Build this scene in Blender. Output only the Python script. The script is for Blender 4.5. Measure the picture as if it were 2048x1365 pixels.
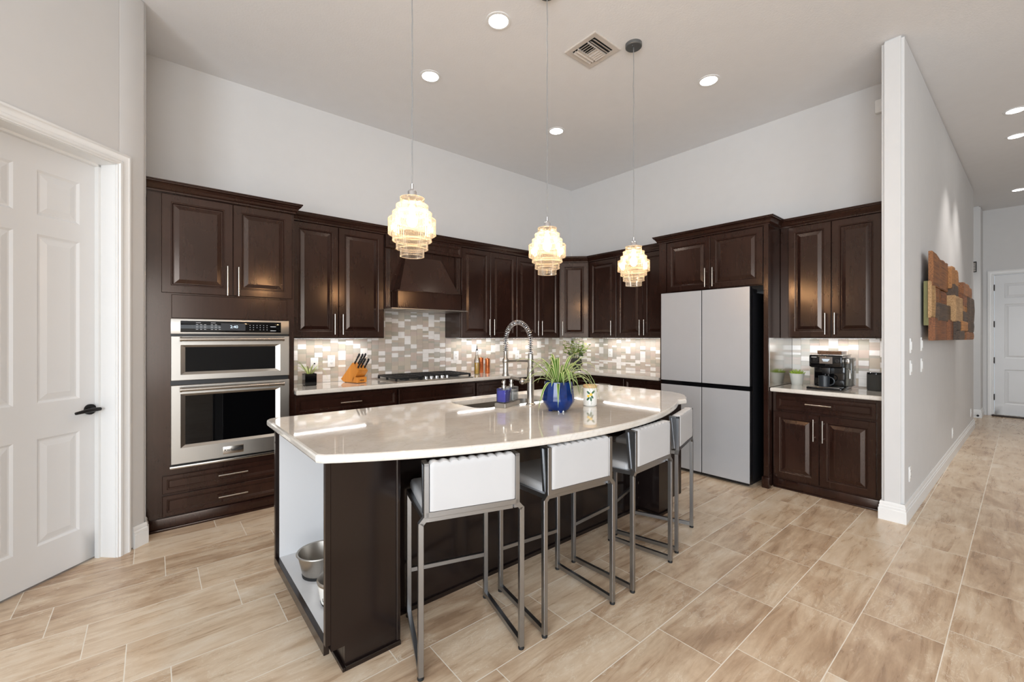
import bpy, bmesh, math, random
from mathutils import Vector, Matrix
random.seed(7)
PI = math.pi
S = bpy.context.scene
for o in list(bpy.data.objects): bpy.data.objects.remove(o)
COL = S.collection

# ------------------------------------------------------------------ camera
cam_d = bpy.data.cameras.new('camera'); cam = bpy.data.objects.new('camera', cam_d); COL.objects.link(cam)
cam_d.sensor_width = 36.0; cam_d.lens = 858.9 * 36 / 2048; cam_d.shift_y = -7.5 / 2048
cam.location = (-4.947, -4.476, 1.38)
cam.rotation_euler = (PI / 2, 0, -math.atan2(.6424, .7664))
cam_d.clip_start = .05; S.camera = cam
H = 3.63

# ------------------------------------------------------------------ world, exposure
W = bpy.data.worlds.new('world'); S.world = W; W.use_nodes = True
W.node_tree.nodes['Background'].inputs[0].default_value = (.75, .87, 1, 1)
W.node_tree.nodes['Background'].inputs[1].default_value = .6
S.view_settings.view_transform = 'Standard'; S.view_settings.look = 'None'
S.view_settings.gamma = 1; S.view_settings.use_curve_mapping = False
S.view_settings.exposure = 0.0

# ------------------------------------------------------------------ daylight through the windows and doors of the great room
def area(name, loc, rot, sx, sy, power, col):
    d = bpy.data.lights.new(name, 'AREA'); d.shape = 'RECTANGLE'; d.size = sx; d.size_y = sy
    d.energy = power; d.color = col
    o = bpy.data.objects.new(name, d); COL.objects.link(o); o.location = loc; o.rotation_euler = rot
    return o
area('daylight', (-8.55, -6.3, 1.55), (0, -PI / 2, 0), 2.5, 3.4, 310, (.85, .925, 1))
area('daylight', (-6.4, -10.35, 1.5), (PI / 2, 0, 0), 3.8, 2.6, 205, (.91, .96, 1))

# ------------------------------------------------------------------ node helpers
def new_mat(name):
    m = bpy.data.materials.new(name); m.use_nodes = True
    nt = m.node_tree; b = nt.nodes['Principled BSDF']
    return m, nt, b
def srgb(r, g, b):
    f = lambda c: (c / 255 / 12.92) if c <= 10 else ((c / 255 + .055) / 1.055) ** 2.4
    return (f(r), f(g), f(b), 1)
def setb(b, col=None, rough=None, metal=None, **k):
    if col: b.inputs['Base Color'].default_value = col
    if rough is not None: b.inputs['Roughness'].default_value = rough
    if metal is not None: b.inputs['Metallic'].default_value = metal
    for kk, v in k.items(): b.inputs[kk.replace('_', ' ')].default_value = v
def L(nt, a, b): nt.links.new(a, b)
def N(nt, t, **k):
    n = nt.nodes.new(t)
    for a, v in k.items(): setattr(n, a, v)
    return n
def mth(nt, op, a, b=None, c=None):
    n = N(nt, 'ShaderNodeMath', operation=op)
    for i, v in enumerate((a, b, c)):
        if v is None: continue
        if isinstance(v, (int, float)): n.inputs[i].default_value = v
        else: L(nt, v, n.inputs[i])
    return n.outputs[0]
def coords(nt, scale=(1, 1, 1), rot=(0, 0, 0)):
    tc = N(nt, 'ShaderNodeTexCoord'); mp = N(nt, 'ShaderNodeMapping')
    mp.inputs['Scale'].default_value = scale; mp.inputs['Rotation'].default_value = rot
    L(nt, tc.outputs['Object'], mp.inputs[0]); return mp.outputs[0]
def noise(nt, vec, scale, detail=4, rough=.5, dist=0):
    n = N(nt, 'ShaderNodeTexNoise'); n.inputs['Scale'].default_value = scale
    n.inputs['Detail'].default_value = detail; n.inputs['Roughness'].default_value = rough
    n.inputs['Distortion'].default_value = dist
    if vec is not None: L(nt, vec, n.inputs['Vector'])
    return n.outputs[0]
def ramp(nt, fac, stops):
    r = N(nt, 'ShaderNodeValToRGB'); e = r.color_ramp.elements
    while len(e) < len(stops): e.new(.5)
    for i, (p, c) in enumerate(stops): e[i].position = p; e[i].color = c
    L(nt, fac, r.inputs[0]); return r.outputs[0]
def bump(nt, b, h, strength, dist=.01):
    n = N(nt, 'ShaderNodeBump'); n.inputs['Strength'].default_value = strength; n.inputs['Distance'].default_value = dist
    L(nt, h, n.inputs['Height']); L(nt, n.outputs[0], b.inputs['Normal'])
def plain(name, col, rough=.5, metal=0., var=0., vs=8., bumpk=None, **k):
    m, nt, b = new_mat(name); setb(b, col, rough, metal, **k)
    v = coords(nt)
    nz = noise(nt, v, vs, 3)
    lo = tuple(c * (1 - var) for c in col[:3]) + (1,); hi = tuple(min(1, c * (1 + var)) for c in col[:3]) + (1,)
    L(nt, ramp(nt, nz, [(.3, lo), (.7, hi)]), b.inputs['Base Color'])
    if bumpk: bump(nt, b, noise(nt, v, bumpk[0], 3), bumpk[1], bumpk[2])
    return m

# ------------------------------------------------------------------ materials
M = {}
M['wall'] = plain('wall_paint', srgb(212, 211, 210), .75, var=.01, bumpk=(160, .06, .002))
M['ceiling'] = plain('ceiling_paint', srgb(232, 232, 233), .85, var=.01, bumpk=(70, .25, .004))
M['white_trim'] = plain('white_trim_paint', srgb(232, 232, 231), .35, var=.006)
M['door_white'] = plain('white_door_paint', srgb(226, 227, 228), .35, var=.006)
def wood_dark(name, c1, c2, rough, grain=.35, tint=(1, 1, 1, 1), gs=(16, 16, 1.1)):
    m, nt, b = new_mat(name); setb(b, c1, rough, 0); b.inputs['Specular Tint'].default_value = tint
    n1 = noise(nt, coords(nt, gs), 3.5, 5, .55, .3)
    n2 = noise(nt, coords(nt, (1.5, 1.5, 1)), 3, 4)
    mix = mth(nt, 'ADD', mth(nt, 'MULTIPLY', n1, grain), mth(nt, 'MULTIPLY', n2, 1 - grain))
    L(nt, ramp(nt, mix, [(.33, c1), (.67, c2)]), b.inputs['Base Color'])
    L(nt, mth(nt, 'MULTIPLY_ADD', n2, .02, rough - .01), b.inputs['Roughness'])
    return m
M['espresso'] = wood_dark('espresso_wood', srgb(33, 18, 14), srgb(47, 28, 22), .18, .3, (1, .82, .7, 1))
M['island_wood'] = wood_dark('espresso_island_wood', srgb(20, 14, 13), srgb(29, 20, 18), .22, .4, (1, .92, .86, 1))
def steel(name, col, rough, scale=(2, 2, 260)):
    m, nt, b = new_mat(name); setb(b, col, rough, 1.)
    n = noise(nt, coords(nt, scale), 2, 3)
    L(nt, mth(nt, 'MULTIPLY_ADD', n, .025, rough - .012), b.inputs['Roughness'])
    return m
M['steel'] = steel('brushed_stainless', srgb(176, 171, 164), .34)
M['nickel'] = steel('brushed_nickel', srgb(176, 170, 162), .24, (300, 300, 3))
M['stool_metal'] = steel('brushed_stool_steel', srgb(160, 162, 165), .3, (260, 260, 2))
M['chrome'] = plain('polished_chrome', srgb(220, 220, 222), .08, 1.)
M['hose'] = plain('dark_steel_hose', srgb(70, 70, 72), .3, .8)
M['black'] = plain('black_plastic', srgb(22, 22, 24), .35, var=.05)
M['black_gloss'] = plain('black_gloss', srgb(12, 12, 14), .06)
M['black_metal'] = plain('black_bronze', srgb(30, 28, 28), .4, .6)
M['cast_iron'] = plain('cast_iron', srgb(26, 26, 28), .5, .2, var=.1, bumpk=(200, .2, .001))
M['glass_black'] = plain('oven_glass', srgb(6, 6, 7), .03, 0., IOR=1.32)
M['fridge'] = plain('light_grey_fridge_panel', srgb(183, 184, 187), .33, .25, var=.01)
M['fridge_body'] = plain('charcoal_fridge_body', srgb(34, 34, 37), .4, .4)
M['leather'] = plain('white_leather', srgb(192, 191, 191), .42, var=.012, bumpk=(420, .12, .001))
M['white_melamine'] = plain('white_melamine', srgb(206, 206, 207), .25)
M['white_plastic'] = plain('white_plastic', srgb(238, 238, 236), .3)
M['rubber'] = plain('black_rubber', srgb(18, 18, 18), .7)
def emit(name, col, st):
    m, nt, b = new_mat(name); setb(b, (0, 0, 0, 1), .5)
    b.inputs['Emission Color'].default_value = col; b.inputs['Emission Strength'].default_value = st
    return m
M['can_glow'] = emit('downlight_diffuser', (1, .97, .92, 1), 14)
M['led'] = emit('led_strip', (1, .97, .94, 1), 28)
M['bulb'] = emit('warm_bulb', (1, .66, .37, 1), 210)
M['display'] = emit('display_digits', (.75, .88, 1, 1), 1.4)
M['screen'] = emit('machine_screen', (.32, .25, .2, 1), .5)
def quartz():
    m, nt, b = new_mat('cream_quartz'); setb(b, None, .05, 0); b.inputs['Coat Weight'].default_value = .5; b.inputs['Coat Roughness'].default_value = .02
    v = coords(nt)
    n1 = noise(nt, v, 5, 8, .65, 1.2); n2 = noise(nt, v, 40, 4, .6)
    c1 = ramp(nt, n1, [(.25, srgb(212, 205, 194)), (.5, srgb(221, 215, 206)), (.75, srgb(228, 224, 218))])
    w = N(nt, 'ShaderNodeTexNoise'); w.inputs['Scale'].default_value = 3.2; w.inputs['Detail'].default_value = 7; w.inputs['Distortion'].default_value = 2
    L(nt, v, w.inputs[0])
    vein = mth(nt, 'ABSOLUTE', mth(nt, 'SUBTRACT', w.outputs[0], .5))
    vm = ramp(nt, vein, [(0, (.16, .16, .16, 1)), (.012, (0, 0, 0, 1))])
    mx = N(nt, 'ShaderNodeMix', data_type='RGBA'); L(nt, vm, mx.inputs['Factor']); L(nt, c1, mx.inputs['A']); mx.inputs['B'].default_value = srgb(165, 156, 145)
    mx2 = N(nt, 'ShaderNodeMix', data_type='RGBA'); L(nt, mth(nt, 'MULTIPLY', mth(nt, 'GREATER_THAN', n2, .62), .22), mx2.inputs['Factor'])
    L(nt, mx.outputs['Result'], mx2.inputs['A']); mx2.inputs['B'].default_value = srgb(190, 180, 168)
    L(nt, mx2.outputs['Result'], b.inputs['Base Color'])
    return m
M['quartz'] = quartz()
def floor_mat():
    m, nt, b = new_mat('travertine_plank_tile')
    tc = N(nt, 'ShaderNodeTexCoord'); sp = N(nt, 'ShaderNodeSeparateXYZ'); L(nt, tc.outputs['Object'], sp.inputs[0])
    x, y = sp.outputs[0], sp.outputs[1]
    v = mth(nt, 'DIVIDE', mth(nt, 'ADD', y, 3.066), .2955)
    r = mth(nt, 'CEIL', v)
    u = mth(nt, 'DIVIDE', mth(nt, 'ADD', mth(nt, 'MULTIPLY_ADD', r, .148, 2.665), x), .5925)
    fu = mth(nt, 'FRACT', u); fv = mth(nt, 'FRACT', v); iu = mth(nt, 'FLOOR', u)
    du = mth(nt, 'MULTIPLY', mth(nt, 'MINIMUM', fu, mth(nt, 'SUBTRACT', 1, fu)), .5925)
    dv = mth(nt, 'MULTIPLY', mth(nt, 'MINIMUM', fv, mth(nt, 'SUBTRACT', 1, fv)), .2955)
    g = mth(nt, 'LESS_THAN', mth(nt, 'MINIMUM', du, dv), .0019)
    cb = N(nt, 'ShaderNodeCombineXYZ'); L(nt, iu, cb.inputs[0]); L(nt, r, cb.inputs[1])
    wn = N(nt, 'ShaderNodeTexWhiteNoise'); L(nt, cb.outputs[0], wn.inputs['Vector'])
    rnd = wn.outputs['Value']
    def vec(sx, sy, off):
        c = N(nt, 'ShaderNodeCombineXYZ'); L(nt, mth(nt, 'MULTIPLY', x, sx), c.inputs[0]); L(nt, mth(nt, 'MULTIPLY', y, sy), c.inputs[1])
        L(nt, mth(nt, 'MULTIPLY', rnd, off), c.inputs[2]); return c.outputs[0]
    streak = noise(nt, vec(1.3, 9, 40), 1.6, 7, .62, 1.1)
    cloud = noise(nt, vec(1.6, 2.6, 23), 1.5, 6, .6, .8)
    fine = noise(nt, vec(5, 24, 11), 3, 5, .65, .5)
    t = mth(nt, 'ADD', mth(nt, 'ADD', mth(nt, 'MULTIPLY', streak, .44), mth(nt, 'MULTIPLY', cloud, .42)), mth(nt, 'MULTIPLY', fine, .1))
    t = mth(nt, 'ADD', t, .02)
    t = mth(nt, 'ADD', t, mth(nt, 'MULTIPLY', mth(nt, 'SUBTRACT', rnd, .5), .1))
    col = ramp(nt, t, [(.33, srgb(163, 135, 109)), (.43, srgb(190, 162, 134)), (.51, srgb(211, 187, 159)), (.59, srgb(224, 204, 179)), (.7, srgb(235, 222, 204))])
    vein = mth(nt, 'LESS_THAN', mth(nt, 'ABSOLUTE', mth(nt, 'SUBTRACT', noise(nt, vec(1.5, 4.5, 61), 2.2, 9, .68, 1.6), .5)), .006)
    crack = mth(nt, 'MULTIPLY', vein, mth(nt, 'MULTIPLY', mth(nt, 'GREATER_THAN', cloud, .5), .6))
    m1 = N(nt, 'ShaderNodeMix', data_type='RGBA'); L(nt, crack, m1.inputs['Factor']); L(nt, col, m1.inputs['A']); m1.inputs['B'].default_value = srgb(236, 226, 208)
    mx = N(nt, 'ShaderNodeMix', data_type='RGBA'); L(nt, g, mx.inputs['Factor']); L(nt, m1.outputs['Result'], mx.inputs['A']); mx.inputs['B'].default_value = srgb(240, 232, 218)
    L(nt, mx.outputs['Result'], b.inputs['Base Color'])
    L(nt, mth(nt, 'ADD', mth(nt, 'MULTIPLY_ADD', streak, .18, .2), mth(nt, 'MULTIPLY', g, .4)), b.inputs['Roughness'])
    hh = mth(nt, 'SUBTRACT', mth(nt, 'MULTIPLY', fine, .25), g)
    bump(nt, b, hh, .12, .002)
    return m
M['floor'] = floor_mat()
TILES = []
for nm, c, rg, met in (('marble', (236, 232, 228), .12, 0), ('taupe', (190, 177, 164), .1, 0), ('taupe_grey', (184, 178, 168), .08, 0),
                       ('sand', (198, 186, 170), .12, 0), ('rose', (197, 181, 170), .12, 0), ('olive', (178, 172, 158), .08, 0)):
    M['tile_' + nm] = plain('mosaic_' + nm, srgb(*c), rg, met, var=.05 if nm == 'marble' else .03, vs=14); TILES.append(M['tile_' + nm])
M['grout'] = plain('mosaic_grout', srgb(196, 186, 172), .8)
def shade():
    m, nt, b = new_mat('ribbed_amber_glass')
    out = nt.nodes['Material Output']; nt.nodes.remove(b)
    tr = N(nt, 'ShaderNodeBsdfTransparent'); tr.inputs[0].default_value = (1, .96, .9, 1)
    tl = N(nt, 'ShaderNodeBsdfTranslucent'); tl.inputs[0].default_value = (.93, .97, 1, 1)
    df = N(nt, 'ShaderNodeBsdfDiffuse'); df.inputs[0].default_value = srgb(228, 222, 208)
    gl = N(nt, 'ShaderNodeBsdfGlossy'); gl.inputs['Roughness'].default_value = .08
    fr = N(nt, 'ShaderNodeFresnel'); fr.inputs[0].default_value = 1.5
    nz = noise(nt, coords(nt), 4, 2)
    a = N(nt, 'ShaderNodeMixShader'); L(nt, mth(nt, 'MULTIPLY_ADD', nz, .01, .03), a.inputs[0]); L(nt, tr.outputs[0], a.inputs[1]); L(nt, tl.outputs[0], a.inputs[2])
    d = N(nt, 'ShaderNodeMixShader'); d.inputs[0].default_value = .035; L(nt, a.outputs[0], d.inputs[1]); L(nt, df.outputs[0], d.inputs[2])
    c = N(nt, 'ShaderNodeMixShader'); L(nt, fr.outputs[0], c.inputs[0]); L(nt, d.outputs[0], c.inputs[1]); L(nt, gl.outputs[0], c.inputs[2])
    L(nt, c.outputs[0], out.inputs[0]); return m
M['shade'] = shade()
def rim():
    m, nt, b = new_mat('amber_glass_rim'); out = nt.nodes['Material Output']; nt.nodes.remove(b)
    tl = N(nt, 'ShaderNodeBsdfTranslucent'); tl.inputs[0].default_value = srgb(220, 212, 196)
    df = N(nt, 'ShaderNodeBsdfDiffuse'); df.inputs[0].default_value = srgb(220, 212, 196)
    tr = N(nt, 'ShaderNodeBsdfTransparent'); nz = noise(nt, coords(nt), 5, 2)
    a = N(nt, 'ShaderNodeMixShader'); L(nt, mth(nt, 'MULTIPLY_ADD', nz, .1, .45), a.inputs[0]); L(nt, tl.outputs[0], a.inputs[1]); L(nt, df.outputs[0], a.inputs[2])
    c = N(nt, 'ShaderNodeMixShader'); c.inputs[0].default_value = .22; L(nt, tr.outputs[0], c.inputs[1]); L(nt, a.outputs[0], c.inputs[2])
    L(nt, c.outputs[0], out.inputs[0]); return m
M['rim'] = rim()
def clear(name, col, k=.7, rough=.05):
    m, nt, b = new_mat(name); out = nt.nodes['Material Output']; nt.nodes.remove(b)
    tr = N(nt, 'ShaderNodeBsdfTransparent'); tr.inputs[0].default_value = col
    df = N(nt, 'ShaderNodeBsdfDiffuse'); df.inputs[0].default_value = tuple(c * .8 for c in col[:3]) + (1,)
    gl = N(nt, 'ShaderNodeBsdfGlossy'); gl.inputs['Roughness'].default_value = rough
    fr = N(nt, 'ShaderNodeFresnel'); fr.inputs[0].default_value = 1.5
    nz = noise(nt, coords(nt), 3, 2)
    a = N(nt, 'ShaderNodeMixShader'); L(nt, mth(nt, 'MULTIPLY_ADD', nz, .06, 1 - k - .03), a.inputs[0]); L(nt, tr.outputs[0], a.inputs[1]); L(nt, df.outputs[0], a.inputs[2])
    c = N(nt, 'ShaderNodeMixShader'); L(nt, fr.outputs[0], c.inputs[0]); L(nt, a.outputs[0], c.inputs[1]); L(nt, gl.outputs[0], c.inputs[2])
    L(nt, c.outputs[0], out.inputs[0]); return m
M['clear_glass'] = clear('clear_glass', (.95, .97, .97, 1), .95)
M['smoke_glass'] = clear('smoked_glass', (.45, .45, .42, 1), .8)
M['blue_soap'] = plain('blue_soap', srgb(2, 8, 165), .06, IOR=1.45)
M['clear_soap'] = clear('clear_soap', (.86, .88, .9, 1), .6)
M['oil'] = plain('golden_oil', srgb(205, 160, 20), .1)
M['copper'] = plain('copper', srgb(196, 112, 66), .25, .9)
M['blue_glaze'] = plain('blue_glaze', srgb(0, 38, 100), .1, var=.4, vs=20)
M['oak'] = wood_dark('honey_wood', srgb(196, 120, 40), srgb(222, 146, 58), .4, .6)
M['pale_wood'] = plain('pale_wood', srgb(206, 170, 122), .5, var=.06)
M['soil'] = plain('soil', srgb(56, 42, 32), .9, var=.3, vs=60)
M['leaf'] = plain('leaf_green', srgb(78, 116, 38), .4, var=.15)
M['leaf_pale'] = plain('leaf_cream_edge', srgb(206, 214, 150), .4, var=.06)
M['leaf_lime'] = plain('leaf_lime', srgb(150, 176, 52), .35, var=.25)
M['leaf_dark'] = plain('leaf_dark_green', srgb(70, 108, 34), .3, var=.2)
M['lemon'] = plain('lemon_yellow', srgb(244, 196, 40), .4)
M['painted_leaf'] = plain('painted_leaf', srgb(44, 92, 52), .4)
M['ceramic'] = plain('white_ceramic', srgb(232, 230, 224), .2)
M['stone_pot'] = plain('pale_grey_pot', srgb(206, 206, 198), .6, var=.03)
M['black_pot'] = plain('black_pot', srgb(24, 22, 22), .35)
M['dark_ceramic'] = plain('dark_ceramic', srgb(38, 44, 50), .3)
M['beans'] = plain('coffee_beans', srgb(150, 100, 60), .5, var=.5, vs=90)
M['charcoal_fabric'] = plain('charcoal_fabric', srgb(62, 62, 60), .85, bumpk=(700, .3, .001))
M['canopy'] = plain('grey_canopy_metal', srgb(120, 122, 122), .35, .7)
M['vent'] = plain('vent_cream', srgb(206, 198, 190), .5)
M['duct'] = plain('dark_duct', srgb(30, 30, 30), .8)
M['cord'] = plain('silver_cord', srgb(150, 150, 150), .4, .3)
M['ink'] = plain('dark_ink', srgb(30, 30, 34), .5)
M['grey_ink'] = plain('grey_ink', srgb(180, 182, 186), .4)
M['threshold'] = plain('bronze_threshold', srgb(56, 44, 38), .5)
WOODS = [wood_dark('reclaimed_' + n, srgb(*a), srgb(*b), .55, .75, gs=(.7, 30, 30)) for n, a, b in (
    ('brown', (92, 54, 26), (168, 108, 56)), ('honey', (126, 80, 38), (194, 136, 76)), ('dark', (40, 30, 24), (104, 80, 58)),
    ('pale', (144, 108, 66), (204, 164, 114)), ('rust', (84, 46, 22), (150, 92, 48)))]
M['green_wood'] = plain('green_painted_board', srgb(118, 114, 70), .6, var=.1)

# ------------------------------------------------------------------ mesh builder
class MB:
    def __init__(s): s.bm = bmesh.new(); s.mi = 0
    def quad(s, *pts):
        vs = [s.bm.verts.new(p) for p in pts]; f = s.bm.faces.new(vs); f.material_index = s.mi; return f
    def box(s, x0, x1, y0, y1, z0, z1, bev=0, seg=2):
        P = [(x, y, z) for z in (z0, z1) for y in (y0, y1) for x in (x0, x1)]
        vs = [s.bm.verts.new(p) for p in P]
        fs = [s.bm.faces.new([vs[i] for i in f]) for f in ((0, 2, 3, 1), (4, 5, 7, 6), (0, 1, 5, 4), (2, 6, 7, 3), (0, 4, 6, 2), (1, 3, 7, 5))]
        for f in fs: f.material_index = s.mi
        if bev:
            es = list({e for f in fs for e in f.edges})
            r = bmesh.ops.bevel(s.bm, geom=es, offset=bev, segments=seg, affect='EDGES', profile=.5)
            for f in r['faces']: f.material_index = s.mi
        return vs
    def prism(s, poly, axis, a, b, bev=0, seg=2):
        def mk(p, t):
            if axis == 'x': return (t, p[0], p[1])
            if axis == 'y': return (p[0], t, p[1])
            return (p[0], p[1], t)
        A = [s.bm.verts.new(mk(p, a)) for p in poly]; B = [s.bm.verts.new(mk(p, b)) for p in poly]
        n = len(poly); fs = [s.bm.faces.new(A[::-1]), s.bm.faces.new(B)]
        for i in range(n): fs.append(s.bm.faces.new((A[i], A[(i + 1) % n], B[(i + 1) % n], B[i])))
        for f in fs: f.material_index = s.mi
        if bev:
            es = list({e for f in fs for e in f.edges})
            r = bmesh.ops.bevel(s.bm, geom=es, offset=bev, segments=seg, affect='EDGES')
            for f in r['faces']: f.material_index = s.mi
    def rings(s, rings, cap0=True, cap1=True, closed=True):
        R = [[s.bm.verts.new(p) for p in r] for r in rings]
        for a, b in zip(R, R[1:]):
            n = len(a)
            for i in range(n if closed else n - 1):
                f = s.bm.faces.new((a[i], a[(i + 1) % n], b[(i + 1) % n], b[i])); f.material_index = s.mi
        if cap0: s.bm.faces.new(R[0][::-1]).material_index = s.mi
        if cap1: s.bm.faces.new(R[-1]).material_index = s.mi
    def lathe(s, prof, c=(0, 0, 0), seg=24, cap0=True, cap1=True, axis='z', ridge=0):
        def pt(r, z, a, i):
            rr = r * (1 - ridge * (i % 2)); u, v = rr * math.cos(a), rr * math.sin(a)
            if axis == 'z': p = (u, v, z)
            elif axis == 'y': p = (u, z, v)
            else: p = (z, u, v)
            return (c[0] + p[0], c[1] + p[1], c[2] + p[2])
        s.rings([[pt(r, z, 2 * PI * i / seg, i) for i in range(seg)] for r, z in prof], cap0, cap1)
    def cyl(s, p0, p1, r, seg=14, r1=None):
        p0, p1 = Vector(p0), Vector(p1); d = (p1 - p0).normalized()
        u = d.orthogonal().normalized(); w = d.cross(u); r1 = r if r1 is None else r1
        s.rings([[p + (u * math.cos(2 * PI * i / seg) + w * math.sin(2 * PI * i / seg)) * rr for i in range(seg)] for p, rr in ((p0, r), (p1, r1))])
    def tube(s, pts, r, seg=8, square=False):
        pts = [Vector(p) for p in pts]; rings = []; u = None
        for i, p in enumerate(pts):
            d = (pts[min(i + 1, len(pts) - 1)] - pts[max(i - 1, 0)]).normalized()
            if u is None: u = d.orthogonal().normalized()
            u = (u - d * u.dot(d)).normalized(); w = d.cross(u)
            rr = r[i] if isinstance(r, (list, tuple)) else r
            rings.append([p + (u * math.cos(2 * PI * k / seg) + w * math.sin(2 * PI * k / seg)) * rr for k in range(seg)])
        s.rings(rings)
    def bar(s, p0, p1, w, d, up=(0, 0, 1)):
        p0, p1 = Vector(p0), Vector(p1); t = (p1 - p0).normalized(); up = Vector(up)
        a = t.cross(up); a = a.normalized() if a.length > 1e-4 else Vector((1, 0, 0)); b = a.cross(t).normalized()
        s.rings([[p + a * w / 2 * i + b * d / 2 * j for i, j in ((-1, -1), (1, -1), (1, 1), (-1, 1))] for p in (p0, p1)])
    def panel(s, x0, x1, z0, z1, rs, cap=True):
        # nested rectangles in the xz plane facing -y; rs = [(inset, y)]
        s.rings([[(x0 + i, y, z0 + i), (x1 - i, y, z0 + i), (x1 - i, y, z1 - i), (x0 + i, y, z1 - i)] for i, y in rs], False, cap)
    def sphere(s, c, r, seg=16, n=8, sc=(1, 1, 1)):
        s.rings([[(c[0] + sc[0] * r * math.sin(PI * j / n) * math.cos(2 * PI * i / seg), c[1] + sc[1] * r * math.sin(PI * j / n) * math.sin(2 * PI * i / seg),
                   c[2] - sc[2] * r * math.cos(PI * j / n)) for i in range(seg)] for j in [.12] + list(range(1, n)) + [n - .12]])
    def xf(s, m): s.bm.transform(m); return s

def obj(name, mb, mats, parent=None, smooth=True, ang=35, recalc=True):
    me = bpy.data.meshes.new(name)
    if recalc: bmesh.ops.recalc_face_normals(mb.bm, faces=mb.bm.faces)
    mb.bm.to_mesh(me); mb.bm.free()
    for m in (mats if isinstance(mats, (list, tuple)) else [mats]): me.materials.append(m)
    if smooth:
        me.shade_smooth(); me.set_sharp_from_angle(angle=math.radians(ang))
    o = bpy.data.objects.new(name, me); COL.objects.link(o)
    if parent: o.parent = parent
    return o
def tag(o, label, cat, group=None):
    o['label'] = label; o['category'] = cat
    if group: o['group'] = group
    return o
def thing(name, label, cat, loc=(0, 0, 0), rz=0, group=None):
    o = bpy.data.objects.new(name, None); COL.objects.link(o); o.empty_display_size = .1
    o.location = loc; o.rotation_euler = (0, 0, rz); return tag(o, label, cat, group)
def struct(name, mb, mat, parent=None, label=None, **k):
    o = obj(name, mb, mat, parent, **k)
    if not parent: o['kind'] = 'structure'
    if label: o['label'] = label
    return o
def dup(root, loc, rz, label, group=None):
    r = root.copy(); COL.objects.link(r); r.location = loc; r.rotation_euler = (0, 0, rz); r['label'] = label
    if group: r['group'] = group
    for ch in list(root.children):
        c = ch.copy(); COL.objects.link(c); c.parent = r
        for g in ch.children:
            d = g.copy(); COL.objects.link(d); d.parent = c
    return r
def text(name, body, loc, size, mat, parent, rz=0, align='CENTER', bold=0.):
    cu = bpy.data.curves.new(name, 'FONT'); cu.body = body; cu.size = size; cu.align_x = align; cu.align_y = 'CENTER'; cu.extrude = .0006; cu.offset = bold
    t = bpy.data.objects.new(name, cu); COL.objects.link(t)
    bpy.context.view_layer.update()
    me = bpy.data.meshes.new_from_object(t.evaluated_get(bpy.context.evaluated_depsgraph_get()))
    bpy.data.objects.remove(t); bpy.data.curves.remove(cu)
    me.transform(Matrix.Translation(loc) @ Matrix.Rotation(rz, 4, 'Z') @ Matrix.Rotation(PI / 2, 4, 'X'))
    me.materials.clear(); me.materials.append(mat)
    o = bpy.data.objects.new(name, me); COL.objects.link(o); o.parent = parent; return o

# ================================================================== room shell
m = MB(); m.quad((-9, -10.6, 0), (7, -10.6, 0), (7, .2, 0), (-9, .2, 0)); struct('floor', m, M['floor'], smooth=False)
m = MB(); m.quad((-9, -10.6, H), (7, -10.6, H), (7, .2, H), (-9, .2, H)); struct('ceiling', m, M['ceiling'], smooth=False)
m = MB(); m.box(-5.1, .12, 0, .12, 0, H); struct('wall_back', m, M['wall'])
m = MB(); m.box(0, .12, -3.78, 0, 0, H); struct('wall_right', m, M['wall'])
HY = lambda x: -3.905 - .0137 * (x + .69)
m = MB(); m.prism([(-.69, HY(-.69)), (4.65, HY(4.65)), (4.65, -3.775), (-.69, -3.775)], 'z', 0, H, .018, 4); struct('wall_hall', m, M['wall'])
m = MB(); m.prism([(4.6, -3.775), (4.6, -3.6), (6.5, -3.6), (6.5, -3.775), (6.42, -3.775)], 'z', 0, H)
struct('wall_niche', m, M['wall'])
m = MB(); m.prism([(5.9, HY(5.9)), (6.42, HY(6.4)), (6.42, -3.7), (5.9, -3.7)], 'z', 0, H, .018, 4); struct('wall_corner', m, M['wall'])
# end wall of the hall with the doorway
m = MB(); m.box(6.4, 6.52, -4.127, -3.6, 0, H); m.box(6.4, 6.52, -5.08, -4.127, 2.475, H); m.box(6.4, 6.52, -7.2, -5.08, 0, H); struct('wall_end', m, M['wall'])
# diagonal pantry wall and its return
q = math.sqrt(.5)
PX, PY = -4.98, -.683                                     # outer corner of the diagonal
def diag(mb): return mb.xf(Matrix.Translation((PX, PY, 0)) @ Matrix.Rotation(PI + PI / 4, 4, 'Z') @ Matrix.Scale(-1, 4, (0, 1, 0)))
# diag frame: +x runs down-left along the wall from the corner, -y is into the room after mirroring
D0, D1 = .185, .955                                       # door opening along the wall
def dl(mb): 
    # local x -> world (-q,-q); local y -> into pantry (-q, q)
    mat = Matrix(((-q, -q, 0, PX), (-q, q, 0, PY), (0, 0, 1, 0), (0, 0, 0, 1))); mb.bm.transform(mat); return mb
m = MB(); m.box(0, D0, 0, .15, 0, H, .015, 3); m.box(D0 - .005, D1 + .005, 0, .15, 2.475, H); m.box(D1, 2.6, 0, .15, 0, H)
struct('wall_pantry', dl(m), M['wall'])
m = MB(); m.box(PX - .12, PX, PY + .03, .02, 0, H); struct('wall_pantry_return', m, M['wall'])
ex, ey = PX - 2.6 * q, PY - 2.6 * q
m = MB(); m.box(ex - 1.9, ex + .02, ey - .02, ey + .1, 0, H); struct('wall_left', m, M['wall'])
m = MB()
for a in ((-8.72, -8.6, -4.5, -2.4, 0, H), (-8.72, -8.6, -10.6, -8.1, 0, H), (-8.72, -8.6, -8.1, -4.5, 2.85, H), (-8.72, -8.6, -8.1, -4.5, 0, .2)): m.box(*a)
struct('wall_side', m, M['wall'])
m = MB()
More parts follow.
